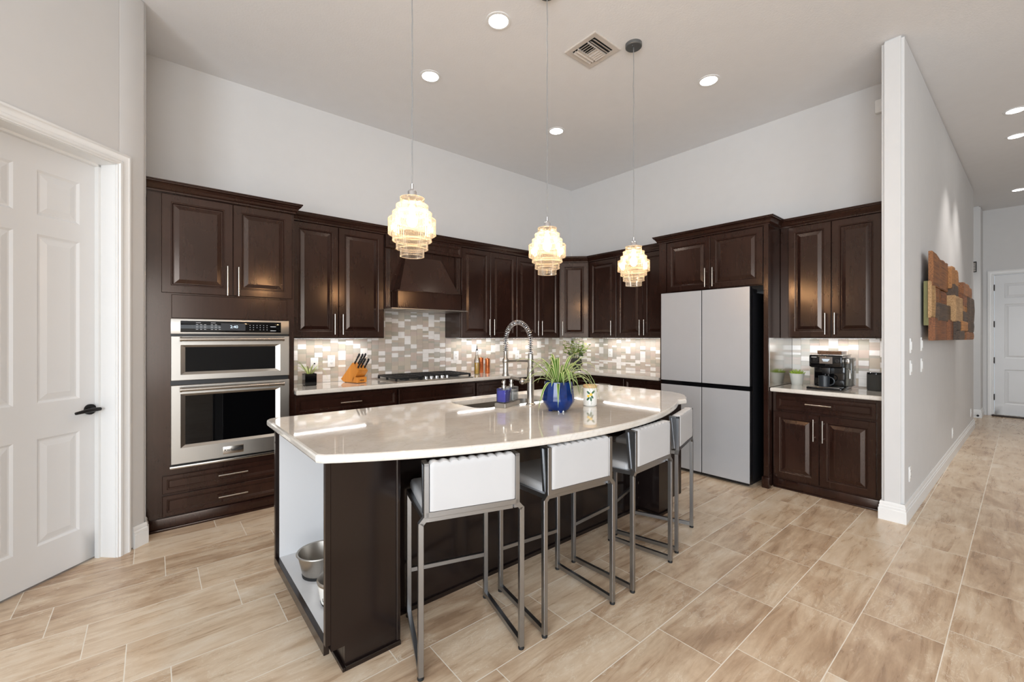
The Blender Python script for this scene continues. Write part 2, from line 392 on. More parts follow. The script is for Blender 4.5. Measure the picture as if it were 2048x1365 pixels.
for a in ((-8.7, -8.4, -10.52, -10.4, 0, H), (-4.4, 6.5, -10.52, -10.4, 0, H), (-8.4, -4.4, -10.52, -10.4, 2.85, H), (-8.4, -4.4, -10.52, -10.4, 0, .15)): m.box(*a)
struct('wall_front', m, M['wall'])
m = MB(); m.box(6.4, 6.52, -10.5, -7.2, 0, H); struct('wall_far', m, M['wall'])
def wframe(name, horizontal, c0, c1, fixed, z0, z1, n):
    m = MB()
    for i in range(n + 1):
        c = c0 + (c1 - c0) * i / n
        if horizontal: m.box(c - .035, c + .035, fixed - .03, fixed + .03, z0, z1)
        else: m.box(fixed - .03, fixed + .03, c - .035, c + .035, z0, z1)
    for z in (z0, z1 - .07):
        if horizontal: m.box(c0, c1, fixed - .03, fixed + .03, z, z + .07)
        else: m.box(fixed - .03, fixed + .03, c0, c1, z, z + .07)
    struct(name, m, M['white_trim'])
wframe('window_1', True, -8.4, -4.4, -10.45, .15, 2.85, 3)
wframe('window_2', False, -8.1, -4.5, -8.66, .2, 2.85, 2)

# baseboards
BP = [(0, 0), (.016, 0), (.016, .085), (.012, .09), (.013, .105), (.008, .112), (.009, .128), (.004, .14), (0, .14)]
def sweep(mb, path, prof, z0=0, closed=False):
    # path: 2D points, profile offset goes to the right-hand side of travel
    n = len(path); P = [Vector(p) for p in path]; rs = []
    for i in range(n):
        if closed: a, b = P[i - 1], P[(i + 1) % n]; d0 = (P[i] - a).normalized(); d1 = (b - P[i]).normalized()
        else:
            d0 = (P[i] - P[i - 1]).normalized() if i else (P[1] - P[0]).normalized()
            d1 = (P[i + 1] - P[i]).normalized() if i < n - 1 else d0
        n0 = Vector((d0.y, -d0.x)); n1 = Vector((d1.y, -d1.x)); k = (n0 + n1); k = k / max(.3, k.dot(n0))
        rs.append([(P[i].x + k.x * o, P[i].y + k.y * o, z0 + z) for o, z in prof])
    mb.rings(rs, not closed, not closed)
    return mb
struct('baseboard_hall', sweep(MB(), [(-.66, -3.775), (-.69, -3.775), (-.69, HY(-.69)), (4.65, HY(4.65)), (4.65, -3.775)][::-1][::-1], [(o, z) for o, z in BP]), M['white_trim'])
struct('baseboard_niche', sweep(MB(), [(5.9, -3.775), (5.9, HY(5.9)), (6.4, HY(6.4))], BP), M['white_trim'])
struct('baseboard_end', sweep(MB(), [(6.4, -5.17), (6.4, -7.2)], BP), M['white_trim'])
def dpt(x, y=0): return (PX - q * x - q * y, PY - q * x + q * y)
struct('baseboard_pantry', sweep(MB(), [dpt(.09), dpt(0), (PX, PY + .1)], [(-o, z) for o, z in BP] if False else BP), M['white_trim'])
struct('baseboard_left', sweep(MB(), [dpt(2.6), dpt(1.06)], BP), M['white_trim'])

# ------------------------------------------------------------------ panelled doors
def door_leaf(mb, w, h, t, px, pz):
    # slab facing -y with recessed raised panels; px, pz lists of (a,b)
    xs = sorted({0, w} | {v for p in px for v in p}); zs = sorted({0, h} | {v for p in pz for v in p})
    for i in range(len(xs) - 1):
        for j in range(len(zs) - 1):
            x0, x1, z0, z1 = xs[i], xs[i + 1], zs[j], zs[j + 1]
            if (x0, x1) in px and (z0, z1) in pz:
                mb.panel(x0, x1, z0, z1, [(0, 0), (.012, .009), (.02, .009), (.05, .002)])
            else: mb.quad((x0, 0, z0), (x1, 0, z0), (x1, 0, z1), (x0, 0, z1))
    mb.quad((0, t, 0), (0, t, h), (w, t, h), (w, t, 0)); mb.quad((0, 0, 0), (0, 0, h), (0, t, h), (0, t, 0)); mb.quad((w, 0, 0), (w, t, 0), (w, t, h), (w, 0, h)); mb.quad((0, 0, h), (w, 0, h), (w, t, h), (0, t, h))
    bmesh.ops.remove_doubles(mb.bm, verts=mb.bm.verts, dist=1e-5)
    return mb
PXX = [(.113, .33), (.436, .653)]; PZZ = [(.205, .802), (1.0, 1.942), (2.048, 2.3)]
DW = D1 - D0
dm = Matrix(((-q, -q, 0, PX), (-q, q, 0, PY), (0, 0, 1, 0), (0, 0, 0, 1)))
def on_diag(o): o.matrix_world = dm; return o
m = door_leaf(MB(), DW - .006, 2.455, .035, PXX, PZZ)
m.bm.transform(Matrix.Translation((D0 + .003, .127, .012))); dl(m)
door1 = struct('door_1', m, M['door_white'], ang=8)
door1['label'] = 'white six panel pantry door in the diagonal wall'
m = MB(); kx = D0 + .062
m.cyl((kx, .127, .935), (kx, .115, .935), .032, 20); m.cyl((kx, .12, .935), (kx, .075, .935), .011)
m.tube([(kx - .02, .075, .935), (kx + .02, .073, .937), (kx + .07, .074, .934), (kx + .115, .08, .928)], [.011, .0125, .011, .008], 10)
struct('door_handle', dl(m), M['black_metal'], door1, 'black lever handle')
CAS = [(0, 0), (.075, 0), (.078, .012), (.078, .02), (.066, .022), (.06, .018), (.03, .016), (.026, .02), (.012, .02), (.006, .012), (0, .012)]
def casing(mb, x0, x1, ztop, y=0, prof=CAS):
    # mitred casing around an opening in a plane facing -y (offsets outwards)
    loops = []
    for o, d in prof:
        loops.append([(x0 - o, y - d, 0), (x0 - o, y - d, ztop + o), (x1 + o, y - d, ztop + o), (x1 + o, y - d, 0)])
    for a in range(len(prof)):
        b = (a + 1) % len(prof)
        for i in range(3): mb.quad(loops[a][i], loops[a][i + 1], loops[b][i + 1], loops[b][i])
    for i in (0, 3): mb.bm.faces.new([mb.bm.verts.new(l[i]) for l in loops])
    bmesh.ops.remove_doubles(mb.bm, verts=mb.bm.verts, dist=1e-5)
    return mb
m = casing(MB(), D0 + .012, D1 - .012, 2.463)
m.box(D0 - .002, D0 + .016, 0, .125, 0, 2.47); m.box(D1 - .016, D1 + .002, 0, .125, 0, 2.47); m.box(D0, D1, 0, .125, 2.46, 2.478)
m.box(D0 + .012, D0 + .03, .1, .127, 0, 2.46); m.box(D0 + .012, D1 - .012, .1, .127, 2.445, 2.462)
struct('trim_1', dl(m), M['white_trim'])
# hall door (faces -x): local frame x -> -Y world
def to_end(mb, x=6.4, y=-4.127): mb.bm.transform(Matrix.Translation((x, y, 0)) @ Matrix.Rotation(-PI / 2, 4, 'Z')); return mb
m = door_leaf(MB(), .92, 2.45, .04, [(.115, .41), (.52, .81)], PZZ); m.bm.transform(Matrix.Translation((.012, .012, .015)))
door2 = struct('door_2', to_end(m), M['door_white'], ang=8); door2['label'] = 'white six panel door at the end of the hall'
for z in (.33, .975, 1.61, 2.25):
    m = MB(); m.box(-.004, .016, -.012, .012, z - .055, z + .055, .003); struct('hinge', to_end(m), M['black_metal'], door2, 'black hinge')
m = casing(MB(), .008, .936, 2.47); struct('trim_2', to_end(m), M['white_trim'])
m = MB(); m.box(-.02, .96, -.1, .1, 0, .025, .005); m.mi = 1; m.box(0, .94, -.02, .02, .02, .034)
struct('trim_3', to_end(m), [M['threshold'], M['nickel']])
m = MB(); m.cyl((5.885, -3.97, .045), (5.8, -3.97, .05), .006); m.cyl((5.8, -3.97, .05), (5.77, -3.97, .05), .016)
tag(obj('door_stop', m, M['black_metal']), 'small black door stop on the baseboard near the hall end door', 'door stop')
m = MB(); m.box(5.885, 5.9, -3.95, -3.82, 2.5, 2.68); m.mi = 1
for i in range(7): m.box(5.88, 5.886, -3.94, -3.83, 2.515 + i * .022, 2.527 + i * .022)
tag(obj('air_grille', m, [M['duct'], M['vent']]), 'small grey air grille high on the wall by the hall end door', 'vent')

# ================================================================== cabinets
DOOR = [(0, .02), (0, .003), (.003, 0), (.052, 0), (.056, .003), (.06, .003), (.066, .011), (.072, .011), (.1, .002), (.102, .002)]
DRAW = [(0, .02), (0, .003), (.003, 0), (.026, 0), (.03, .004), (.034, .004), (.04, .01), (.044, .01)]
FLAT = [(0, .02), (0, .003), (.003, 0)]
def front(parent, kind, x0, x1, z0, z1, yf, handle=None, name=None, mat='espresso', hl=.19):
    # a door or drawer front whose face is at y = yf (towards -y)
    rs = DOOR if kind == 'door' else DRAW if kind == 'drawer' else FLAT
    m = MB(); m.panel(x0, x1, z0, z1, [(i, yf + d) for i, d in rs])
    m.quad((x0, yf + .02, z0), (x0, yf + .02, z1), (x1, yf + .02, z1), (x1, yf + .02, z0))
    bmesh.ops.remove_doubles(m.bm, verts=m.bm.verts, dist=1e-5)
    o = obj(name or kind, m, M[mat], parent, ang=9)
    if handle:
        hx, hz, vert = handle; h = MB(); k = hl / 2; p = k * .68
        if vert:
            h.cyl((hx, yf - .032, hz - k), (hx, yf - .032, hz + k), .0062)
            for s_ in (-p, p): h.cyl((hx, yf + .002, hz + s_), (hx, yf - .032, hz + s_), .0042, 8)
        else:
            h.cyl((hx - k, yf - .032, hz), (hx + k, yf - .032, hz), .0062)
            for s_ in (-p, p): h.cyl((hx + s_, yf + .002, hz), (hx + s_, yf - .032, hz), .0042, 8)
        obj('handle', h, M['nickel'], o)
    return o
CROWN = [(-.02, 0), (.006, 0), (.006, .012), (.014, .016), (.018, .026), (.03, .044), (.042, .056), (.046, .058), (.046, .066), (.052, .068), (.052, .076), (-.02, .076)]
CZ = 2.413
def crown(parent, path):
    # path in the cabinet frame, travelling so that the outside is on the right hand
    obj('crown_molding', sweep(MB(), path, CROWN, CZ), M['espresso'], parent, ang=50)
def body(parent, x0, x1, d, z0, z1, y1=0, mat='espresso', name='cabinet_body'):
    m = MB(); m.box(x0, x1, -d, y1 - .002, z0, z1, .0015, 1); return obj(name, m, M[mat], parent)
RB = -PI / 2            # rotation for cabinets on the right-hand wall: local x runs towards -Y
UZ0, UZ1 = 1.375, 2.42

# --- tall oven cabinet
def sx(x): return x      # cabinets on the back wall use world x directly
t = thing('tall_oven_cabinet', 'tall espresso wood cabinet around the wall oven', 'cabinet', (0, 0, 0))
OX0, OX1, OZ0, OZ1 = -4.845, -4.078, .445, 1.512
m = MB()
m.box(-4.978, OX0, -.53, -.002, 0, UZ1); m.box(OX1, -4.032, -.53, -.002, 0, UZ1)
m.box(OX0, OX1, -.53, -.002, 0, OZ0 - .004); m.box(OX0, OX1, -.53, -.002, OZ1 + .004, UZ1); m.box(OX0, OX1, -.05, -.002, OZ0, OZ1)
obj('cabinet_body', m, M['espresso'], t)
front(t, 'door', -4.896, -4.4685, 1.7, 2.405, -.55, (-4.505, 1.81, True), hl=.225)
front(t, 'door', -4.4655, -4.05, 1.7, 2.405, -.55, (-4.433, 1.81, True), hl=.225)
front(t, 'flat', -4.84, -4.085, 1.52, 1.69, -.536, name='filler_panel')
front(t, 'drawer', -4.892, -4.05, .263, .388, -.55, (-4.468, .336, False), hl=.19)
front(t, 'drawer', -4.892, -4.05, .1, .245, -.55, (-4.468, .172, False), hl=.19)
m = MB(); m.box(-4.978, -4.032, -.545, -.53, 0, .09, .003); m.box(-4.978, -4.032, -.556, -.545, 0, .018, .004); obj('toe_kick', m, M['espresso'], t)
crown(t, [(-4.978, -.55), (-4.03, -.55), (-4.03, -.37)])

# --- double wall oven
ov = thing('double_wall_oven', 'stainless double wall oven with black glass in the tall cabinet', 'oven', (0, -.53, OZ0))
def oz(z): return z - OZ0
def obox(m, x0, x1, y0, y1, z0, z1, b=0): m.box(x0, x1, y0, y1, oz(z0), oz(z1), b)
m = MB(); obox(m, OX0 + .006, OX1 - .006, 0, .45, .455, 1.505); obox(m, OX0, OX1, -.012, .0, .45, 1.512); obj('oven_body', m, M['black'], ov)
m = MB(); obox(m, OX0, OX1, -.036, -.01, 1.404, 1.514, .003); cp = obj('control_panel', m, M['steel'], ov)
m = MB(); obox(m, -4.79, -4.138, -.038, -.034, 1.417, 1.5, .001); obj('control_glass', m, M['glass_black'], cp)
m = MB(); obox(m, -4.547, -4.388, -.0388, -.037, 1.432, 1.486); obj('display', m, plain('display_grey', srgb(52, 54, 58), .15), cp)
text('display_digits', '2:40', (-4.463, -.0392, oz(1.459)), .03, M['display'], cp)
for gx in (-4.70, -4.61, -4.36, -4.29, -4.215, -4.2151):
    m = MB(); w = .014 if gx < -4.4 else .006
    if gx > -4.25:
        for gz in ((1.43,) if gx == -4.215 else (1.462,)): m.quad(*[(gx + a, -.0389, oz(gz) + b) for a, b in ((0, 0), (.04, 0), (.04, .005), (0, .005))])
    else:
        for r_ in range(3):
            for c_ in range(3):
                if random.random() < .88: m.quad(*[(gx + c_ * .024 + a, -.0389, oz(1.437 + r_ * .017) + b) for a, b in ((0, 0), (w, 0), (w, .004), (0, .004))])
        if gx < -4.4: m.quad(*[(gx + a, -.0389, oz(1.486) + b) for a, b in ((0, 0), (.03, 0), (.03, .003), (0, .003))])
    obj('control_markings', m, M['grey_ink'], cp, smooth=False)
def oven_door(z0, z1, wz0, wz1, hz):
    m = MB(); x0, x1 = OX0, OX1; w0, w1 = -4.79, -4.146; g0, g1 = -4.762, -4.178
    yf = -.048
    R = lambda a, b, c, d, y: [(a, y, oz(c)), (b, y, oz(c)), (b, y, oz(d)), (a, y, oz(d))]
    m.rings([R(x0, x1, z0, z1, -.012), R(x0, x1, z0, z1, yf + .003), R(x0 + .003, x1 - .003, z0 + .003, z1 - .003, yf), R(w0, w1, wz0 - .02, wz1 + .016, yf), R(g0, g1, wz0, wz1, yf + .014)], False, False)
    d = obj('oven_door', m, M['steel'], ov, ang=20)
    m = MB(); m.quad(*R(g0, g1, wz0, wz1, yf + .0138)); obj('window_glass', m, M['glass_black'], d, smooth=False)
    m = MB(); m.cyl((w0 - .002, yf - .055, oz(hz)), (w1 + .012, yf - .055, oz(hz)), .0145, 18)
    for hx in (w0 + .012, w1 - .002): m.box(hx - .012, hx + .012, yf - .05, yf, oz(hz) - .014, oz(hz) + .014, .005)
    for hx in (w0 - .006, w1 + .006): m.cyl((hx, yf - .055, oz(hz)), (hx + .012, yf - .055, oz(hz)), .017, 18)
    obj('door_handle', m, M['nickel'], d)
    return d
oven_door(1.068, 1.388, 1.128, 1.308, 1.366)
d = oven_door(.468, 1.034, .6, .955, 1.006)
m = MB(); m.box(-4.536, -4.402, -.053, -.048, oz(.492), oz(.55), .002); bd = obj('badge', m, M['nickel'], d)
text('badge_lettering', 'KitchenAid', (-4.469, -.0536, oz(.521)), .026, M['ink'], d, bold=.0004)
m = MB(); m.box(OX0 - .006, OX1 + .002, -.05, -.01, oz(.436), oz(.456), .004); obj('vent_trim', m, M['nickel'], ov)

# --- upper cabinets on the back wall
def upper(name, label, x0, x1, doors, loc=(0, 0, 0), rz=0, d=.33, fillers=(), path=None, group=None):
    t = thing(name, label, 'cabinet', (loc[0], loc[1], UZ0), rz, group)
    m = MB(); m.box(x0, x1, -d, -.002, 0, UZ1 - UZ0, .0015, 1); m.box(x0, x1, -d, -d + .02, -.003, .0, 0); obj('cabinet_body', m, M['espresso'], t)
    for a, b, hx in doors: front(t, 'door', a, b, .006, UZ1 - UZ0 - .012, -d - .02, (hx, .125, True))
    if path:
        m = sweep(MB(), path, CROWN, CZ - UZ0); obj('crown_molding', m, M['espresso'], t, ang=50)
    return t
upper('upper_cabinet', 'espresso two-door wall cabinet between the oven tower and the range hood', -4.03, -3.155, [(-4.005, -3.61, -3.637 - .012), (-3.605, -3.168, -3.575)], path=[(-4.03, -.35), (-3.155, -.35)])
upper('upper_cabinet', 'espresso two-door wall cabinet just right of the range hood', -2.245, -1.414, [(-2.238, -1.829, -1.858), (-1.825, -1.418, -1.788)], path=[(-2.245, -.35), (-1.414, -.35)])
upper('upper_cabinet', 'espresso two-door wall cabinet right beside the angled corner cabinet', -1.412, -.612, [(-1.408, -1.031, -1.062), (-1.026, -.645, -.99)], path=[(-1.412, -.35), (-.62, -.35)])
# corner cabinet with a diagonal face
t = thing('corner_upper_cabinet', 'espresso wall cabinet with one angled door across the corner', 'cabinet', (0, 0, UZ0))
m = MB(); m.prism([(-.608, -.002), (-.608, -.33), (-.33, -.608), (-.002, -.608), (-.002, -.002)], 'z', 0, UZ1 - UZ0); obj('cabinet_body', m, M['espresso'], t)
dw = .28 * math.sqrt(2)
o = front(t, 'door', .012, dw - .012, .006, UZ1 - UZ0 - .012, -.02, (.04, .125, True))
o.location = (-.608, -.33, 0); o.rotation_euler = (0, 0, -PI / 4)
obj('crown_molding', sweep(MB(), [(-.62, -.35), (-.35, -.62)], CROWN, CZ - UZ0), M['espresso'], t, ang=50)
# right-hand wall: local x = distance from the corner
upper('upper_cabinet', 'espresso single-door wall cabinet on the right wall next to the corner', .612, 1.09, [(.645, 1.086, 1.045 - .022)], rz=RB, path=[(.62, -.35), (1.09, -.35)])
upper('upper_cabinet', 'espresso two-door wall cabinet on the right wall beside the fridge', 1.092, 1.868, [(1.096, 1.478, 1.45), (1.482, 1.864, 1.512)], rz=RB, path=[(1.092, -.35), (1.858, -.35)])
# --- fridge enclosure
t = thing('fridge_cabinet', 'espresso cabinet framing the top and side of the grey fridge', 'cabinet', (0, 0, 0), RB)
m = MB(); m.box(1.87, 2.932, -.61, -.002, 1.865, UZ1, .0015, 1); obj('cabinet_body', m, M['espresso'], t)
m = MB(); m.box(2.932, 2.972, -.63, -.002, 0, UZ1, .002, 1); m.box(2.925, 2.985, -.655, -.6, 0, .1, .003); obj('side_panel', m, M['espresso'], t)
m = MB(); m.box(1.87, 1.9, -.61, -.002, 0, 1.865, .002, 1); obj('side_panel', m, M['espresso'], t)
m = MB(); m.box(1.87, 1.955, -.628, -.61, 1.865, UZ1); obj('face_stile', m, M['espresso'], t)
front(t, 'door', 1.962, 2.437, 1.872, 2.405, -.63, (2.396, 1.985, True))
front(t, 'door', 2.441, 2.924, 1.872, 2.405, -.63, (2.472, 1.985, True))
crown(t, [(1.865, -.37), (1.865, -.63), (2.977, -.63), (2.977, -.37)])
# --- stainless splash sheet on the side of the enclosure
m = MB(); m.box(-.6, -.01, -2.9745, -2.9725, .922, 1.374)
tag(obj('splash_sheet', m, steel('polished_stainless_sheet', srgb(190, 186, 180), .14, (2, 2, 40))), 'brushed stainless sheet beside the coffee counter on the fridge side panel', 'panel')
# --- coffee bar cabinets
upper('upper_cabinet', 'espresso two-door wall cabinet above the coffee machine', 2.975, 3.774, [(3.045, 3.378, 3.34), (3.383, 3.72, 3.409)], rz=RB, path=[(2.975, -.35), (3.774, -.35)])
def base(name, label, x0, x1, fronts, rz=0, d=.53, top=.89, toe=True):
    t = thing(name, label, 'cabinet', (0, 0, 0), rz)
    m = MB(); m.box(x0, x1, -d, -.002, .09 if toe else 0, top, .0015, 1)
    if toe: m.box(x0, x1, -d + .06, -.002, 0, .09)
    obj('cabinet_body', m, M['espresso'], t)
    for f in fronts: front(t, *f[:5], -d - .02, *f[5:])
    return t
t = base('base_cabinet', 'espresso base cabinet with one drawer and two doors under the coffee counter', 2.978, 3.772, [
    ('drawer', 3.008, 3.722, .722, .85, (3.34, .793, False)), ('door', 2.985, 3.339, .1, .703, (3.305, .575, True)), ('door', 3.344, 3.722, .1, .703, (3.372, .572, True))], RB, top=.881, toe=False)
m = MB(); m.box(2.985, 3.772, -.54, -.53, 0, .085, .002); m.box(2.985, 3.772, -.55, -.54, 0, .014, .004); obj('toe_kick', m, M['espresso'], t)
# --- base run
base('base_cabinet', 'espresso base cabinet with drawer and doors below the knife block', -4.03, -3.108, [('drawer', -4.022, -3.118, .722, .872, (-3.57, .797, False)), ('door', -4.022, -3.572, .1, .705), ('door', -3.566, -3.118, .1, .705)])
base('base_cabinet', 'espresso base cabinet with false drawer front below the gas cooktop', -3.106, -2.182, [('drawer', -3.097, -2.19, .722, .872), ('door', -3.097, -2.646, .1, .705), ('door', -2.641, -2.19, .1, .705)])
base('base_cabinet', 'espresso drawer base cabinet below the oil bottle, right of the cooktop', -2.18, -1.402, [('drawer', -2.172, -1.41, .722, .872, (-1.79, .797, False)), ('door', -2.172, -1.793, .1, .705), ('door', -1.788, -1.41, .1, .705)])
base('base_cabinet', 'espresso drawer base cabinet in the corner of the back wall run', -1.4, -.53, [('drawer', -1.392, -.62, .722, .872, (-1.0, .797, False)), ('door', -1.392, -.62, .1, .705)])
base('base_cabinet', 'narrow espresso base cabinet in the right wall run next to the corner', .55, .85, [('drawer', .6, .842, .722, .872, (.72, .797, False)), ('door', .6, .842, .1, .705)], RB)
base('base_cabinet', 'espresso drawer base cabinet midway along the right wall run', .852, 1.352, [('drawer', .86, 1.344, .722, .872, (1.08, .792, False)), ('door', .86, 1.344, .1, .705)], RB)
base('base_cabinet', 'espresso drawer base cabinet on the right wall next to the fridge', 1.354, 1.866, [('drawer', 1.362, 1.858, .722, .872, (1.58, .788, False)), ('door', 1.362, 1.858, .1, .705)], RB)

# --- range hood unit
t = thing('range_hood', 'espresso wooden range hood with tapered chimney over the cooktop', 'range hood', (0, 0, 1.67))
hz = lambda z: z - 1.67
m = MB(); m.box(-3.154, -2.246, -.33, -.002, hz(1.86), hz(2.42)); m.box(-3.154, -3.09, -.335, -.002, hz(1.672), hz(1.87)); m.box(-2.335, -2.246, -.335, -.002, hz(1.672), hz(1.87)); obj('hood_back', m, M['espresso'], t)
m = MB(); m.panel(-3.15, -2.25, hz(2.285), hz(2.408), [(i, -.37 + dd) for i, dd in DRAW]); m.box(-3.15, -2.25, -.349, -.33, hz(2.285), hz(2.408)); obj('valance_panel', m, M['espresso'], t, ang=25)
for a, b in ((-3.15, -3.09), (-2.318, -2.25)):
    m = MB(); m.box(a, b, -.347, -.332, hz(1.672), hz(2.283))
    for k in range(3): m.cyl((a + (b - a) * (.25 + .25 * k), -.348, hz(1.69)), (a + (b - a) * (.25 + .25 * k), -.348, hz(2.27)), .006, 8)
    obj('fluted_pilaster', m, M['espresso'], t)
m = MB(); ft = [(-3.06, -.49, hz(1.853)), (-2.37, -.49, hz(1.853)), (-2.37, -.335, hz(1.853)), (-3.06, -.335, hz(1.853))]; tp = [(-2.945, -.385, hz(2.215)), (-2.53, -.385, hz(2.215)), (-2.53, -.335, hz(2.215)), (-2.945, -.335, hz(2.215))]
m.rings([ft, tp]); obj('hood_taper', m, M['espresso'], t)
m = MB(); m.box(-3.084, -2.345, -.5, -.335, hz(1.68), hz(1.842)); m.box(-3.092, -2.337, -.508, -.335, hz(1.84), hz(1.853), .003); m.box(-3.09, -2.339, -.506, -.335, hz(1.672), hz(1.684), .003); obj('hood_band', m, M['espresso'], t)
m = MB(); m.box(-3.15, -2.25, -.5, -.012, hz(1.664), hz(1.672)); m.box(-2.95, -2.5, -.4, -.1, hz(1.66), hz(1.665)); obj('hood_liner', m, M['steel'], t)
obj('crown_molding', sweep(MB(), [(-3.155, -.35), (-2.245, -.35)], CROWN, hz(CZ)), M['espresso'], t, ang=50)

# ------------------------------------------------------------------ mosaic backsplash
def mosaic(name, label, rects, place):
    # rects: (x0,x1,z0,z1) in a plane facing -y
    m = MB(); m.mi = len(TILES)
    for x0, x1, z0, z1 in rects: m.box(x0, x1, -.004, -.001, z0, z1)
    cw, rh, g = .0755, .0236, .0012
    for x0, x1, z0, z1 in rects:
        c = x0
        while c < x1 - .004:
            ce = min(c + cw, x1); z = z0 - random.choice((0, .5)) * rh
            while z < z1 - .002:
                k = random.random()
                n = 2 if k < .5 else 1
                white = random.random() < (.32 if n == 2 else .13)
                zt = z + n * rh
                m.mi = 0 if white else random.choices((1, 2, 3, 4, 5), (3, 2, 3, 2, 2))[0]
                h = .0105 if white else random.choice((.0085, .009, .0095))
                a, b = max(z, z0) + g / 2, min(zt, z1) - g / 2
                if b - a > .002: m.box(c + g / 2, ce - g / 2, -h, -.003, a, b)
                z = zt
            c += cw
    mats = TILES + [M['grout']]
    o = obj(name, m, mats, smooth=False); place(o); return tag(o, label, 'backsplash')
mosaic('mosaic_backsplash', 'beige and white mosaic tile backsplash along the back wall behind the cooktop', [(-4.03, -3.156, .934, 1.372), (-3.154, -2.246, .934, 1.664), (-2.244, -.012, .934, 1.372)], lambda o: None)
def onright(o): o.rotation_euler = (0, 0, RB)
mosaic('mosaic_backsplash', 'beige and white mosaic tile backsplash on the right wall beside the fridge', [(.012, 1.868, .934, 1.372)], onright)
mosaic('mosaic_backsplash', 'beige and white mosaic tile backsplash behind the coffee machine', [(2.976, 3.774, .921, 1.372)], onright)

# ------------------------------------------------------------------ worktops
def slab(mb, outer, z0, z1, hole=None, r=.01):
    def inset(poly, d):
        n = len(poly); out = []
        for i in range(n):
            a, b, c = Vector(poly[i - 1]), Vector(poly[i]), Vector(poly[(i + 1) % n])
            d0 = (b - a).normalized(); d1 = (c - b).normalized()
            n0 = Vector((-d0.y, d0.x)); n1 = Vector((-d1.y, d1.x)); k = n0 + n1; k = k / max(.4, k.dot(n0))
            out.append((b.x + k.x * d, b.y + k.y * d))
        return out
    prof = [(r, z0), (r * .3, z0 + r * .3), (0, z0 + r), (0, z1 - r), (r * .3, z1 - r * .3), (r, z1)]
    R = [[mb.bm.verts.new((p[0], p[1], z)) for p in inset(outer, d)] for d, z in prof]
    n = len(outer)
    for a, b in zip(R, R[1:]):
        for i in range(n): mb.bm.faces.new((a[i], a[(i + 1) % n], b[(i + 1) % n], b[i]))
    caps = [R[0], R[-1]]; hl = []
    if hole:
        hp = [(.0, z0), (0, z1 - .004), (.003, z1)]
        hl = [[mb.bm.verts.new((p[0], p[1], z)) for p in inset(hole, -d)] for d, z in hp]
        k = len(hole)
        for a, b in zip(hl, hl[1:]):
            for i in range(k): mb.bm.faces.new((a[i], a[(i + 1) % k], b[(i + 1) % k], b[i]))
    for j, loop in enumerate(caps):
        es = [mb.bm.edges.get((loop[i], loop[(i + 1) % n])) for i in range(n)]
        if hole:
            hh = hl[0] if j == 0 else hl[-1]; es += [mb.bm.edges.get((hh[i], hh[(i + 1) % len(hh)])) for i in range(len(hh))]
        bmesh.ops.triangle_fill(mb.bm, edges=es, use_beauty=True, use_dissolve=False)
    return mb
KZ = .933
o = obj('kitchen_worktop', slab(MB(), [(-4.028, -.011), (-4.028, -.585), (-.63, -.585), (-.63, -1.866), (-.011, -1.866), (-.011, -.011)], .893, KZ), M['quartz'], ang=12)
tag(o, 'cream quartz L-shaped worktop along the back and right walls', 'worktop')
o = obj('coffee_worktop', slab(MB(), [(-.011, -2.977), (-.6, -2.977), (-.6, -3.772), (-.011, -3.772)], .883, .92), M['quartz'], ang=12)
tag(o, 'short cream quartz worktop of the coffee corner right of the fridge', 'worktop')

# island top outline (counter-clockwise)
acx, R_ = -3.1, 2.478; acy = -3.113 + R_
arc = []
x_ = -4.435
while x_ < -1.92:
    arc.append((x_, acy - math.sqrt(R_ * R_ - (x_ - acx) ** 2))); x_ += .07
arc += [(-1.9, -2.862), (-1.8, -2.812), (-1.72, -2.765), (-1.655, -2.712), (-1.61, -2.65), (-1.58, -2.575), (-1.567, -2.49)]
ITOP = [(-4.456, -1.76), (-4.456, -2.69)] + arc + [(-1.567, -1.76), (-1.575, -1.735), (-1.6, -1.72), (-4.416, -1.72), (-4.443, -1.733)]
def rrect(x0, x1, y0, y1, r, n=5):
    out = []
    for cx, cy, a0 in ((x1 - r, y0 + r, -90), (x1 - r, y1 - r, 0), (x0 + r, y1 - r, 90), (x0 + r, y0 + r, 180)):
        for i in range(n + 1):
            a = math.radians(a0 + 90 * i / n); out.append((cx + r * math.cos(a), cy + r * math.sin(a)))
    return out
SINK = rrect(-3.335, -2.62, -2.225, -1.845, .08)
o = obj('island_worktop', slab(MB(), ITOP, .884, .92, SINK), M['quartz'], ang=12)
tag(o, 'cream quartz island worktop with a curved seating edge', 'worktop')
# sink
m = MB()
m.rings([[(p[0], p[1], z) for p in rrect(-3.335 + i, -2.62 - i, -2.225 + i, -1.845 - i, .08)] for i, z in ((-.02, .884), (-.004, .883), (-.002, .8), (.004, .72), (.03, .69))], False, True)
sk = tag(obj('sink', m, M['steel'], recalc=False), 'stainless undermount sink set in the island worktop', 'sink')
m = MB(); m.lathe([(.045, .688), (.045, .694), (.03, .695)], (-2.98, -2.03, 0)); obj('drain', m, M['chrome'], sk)

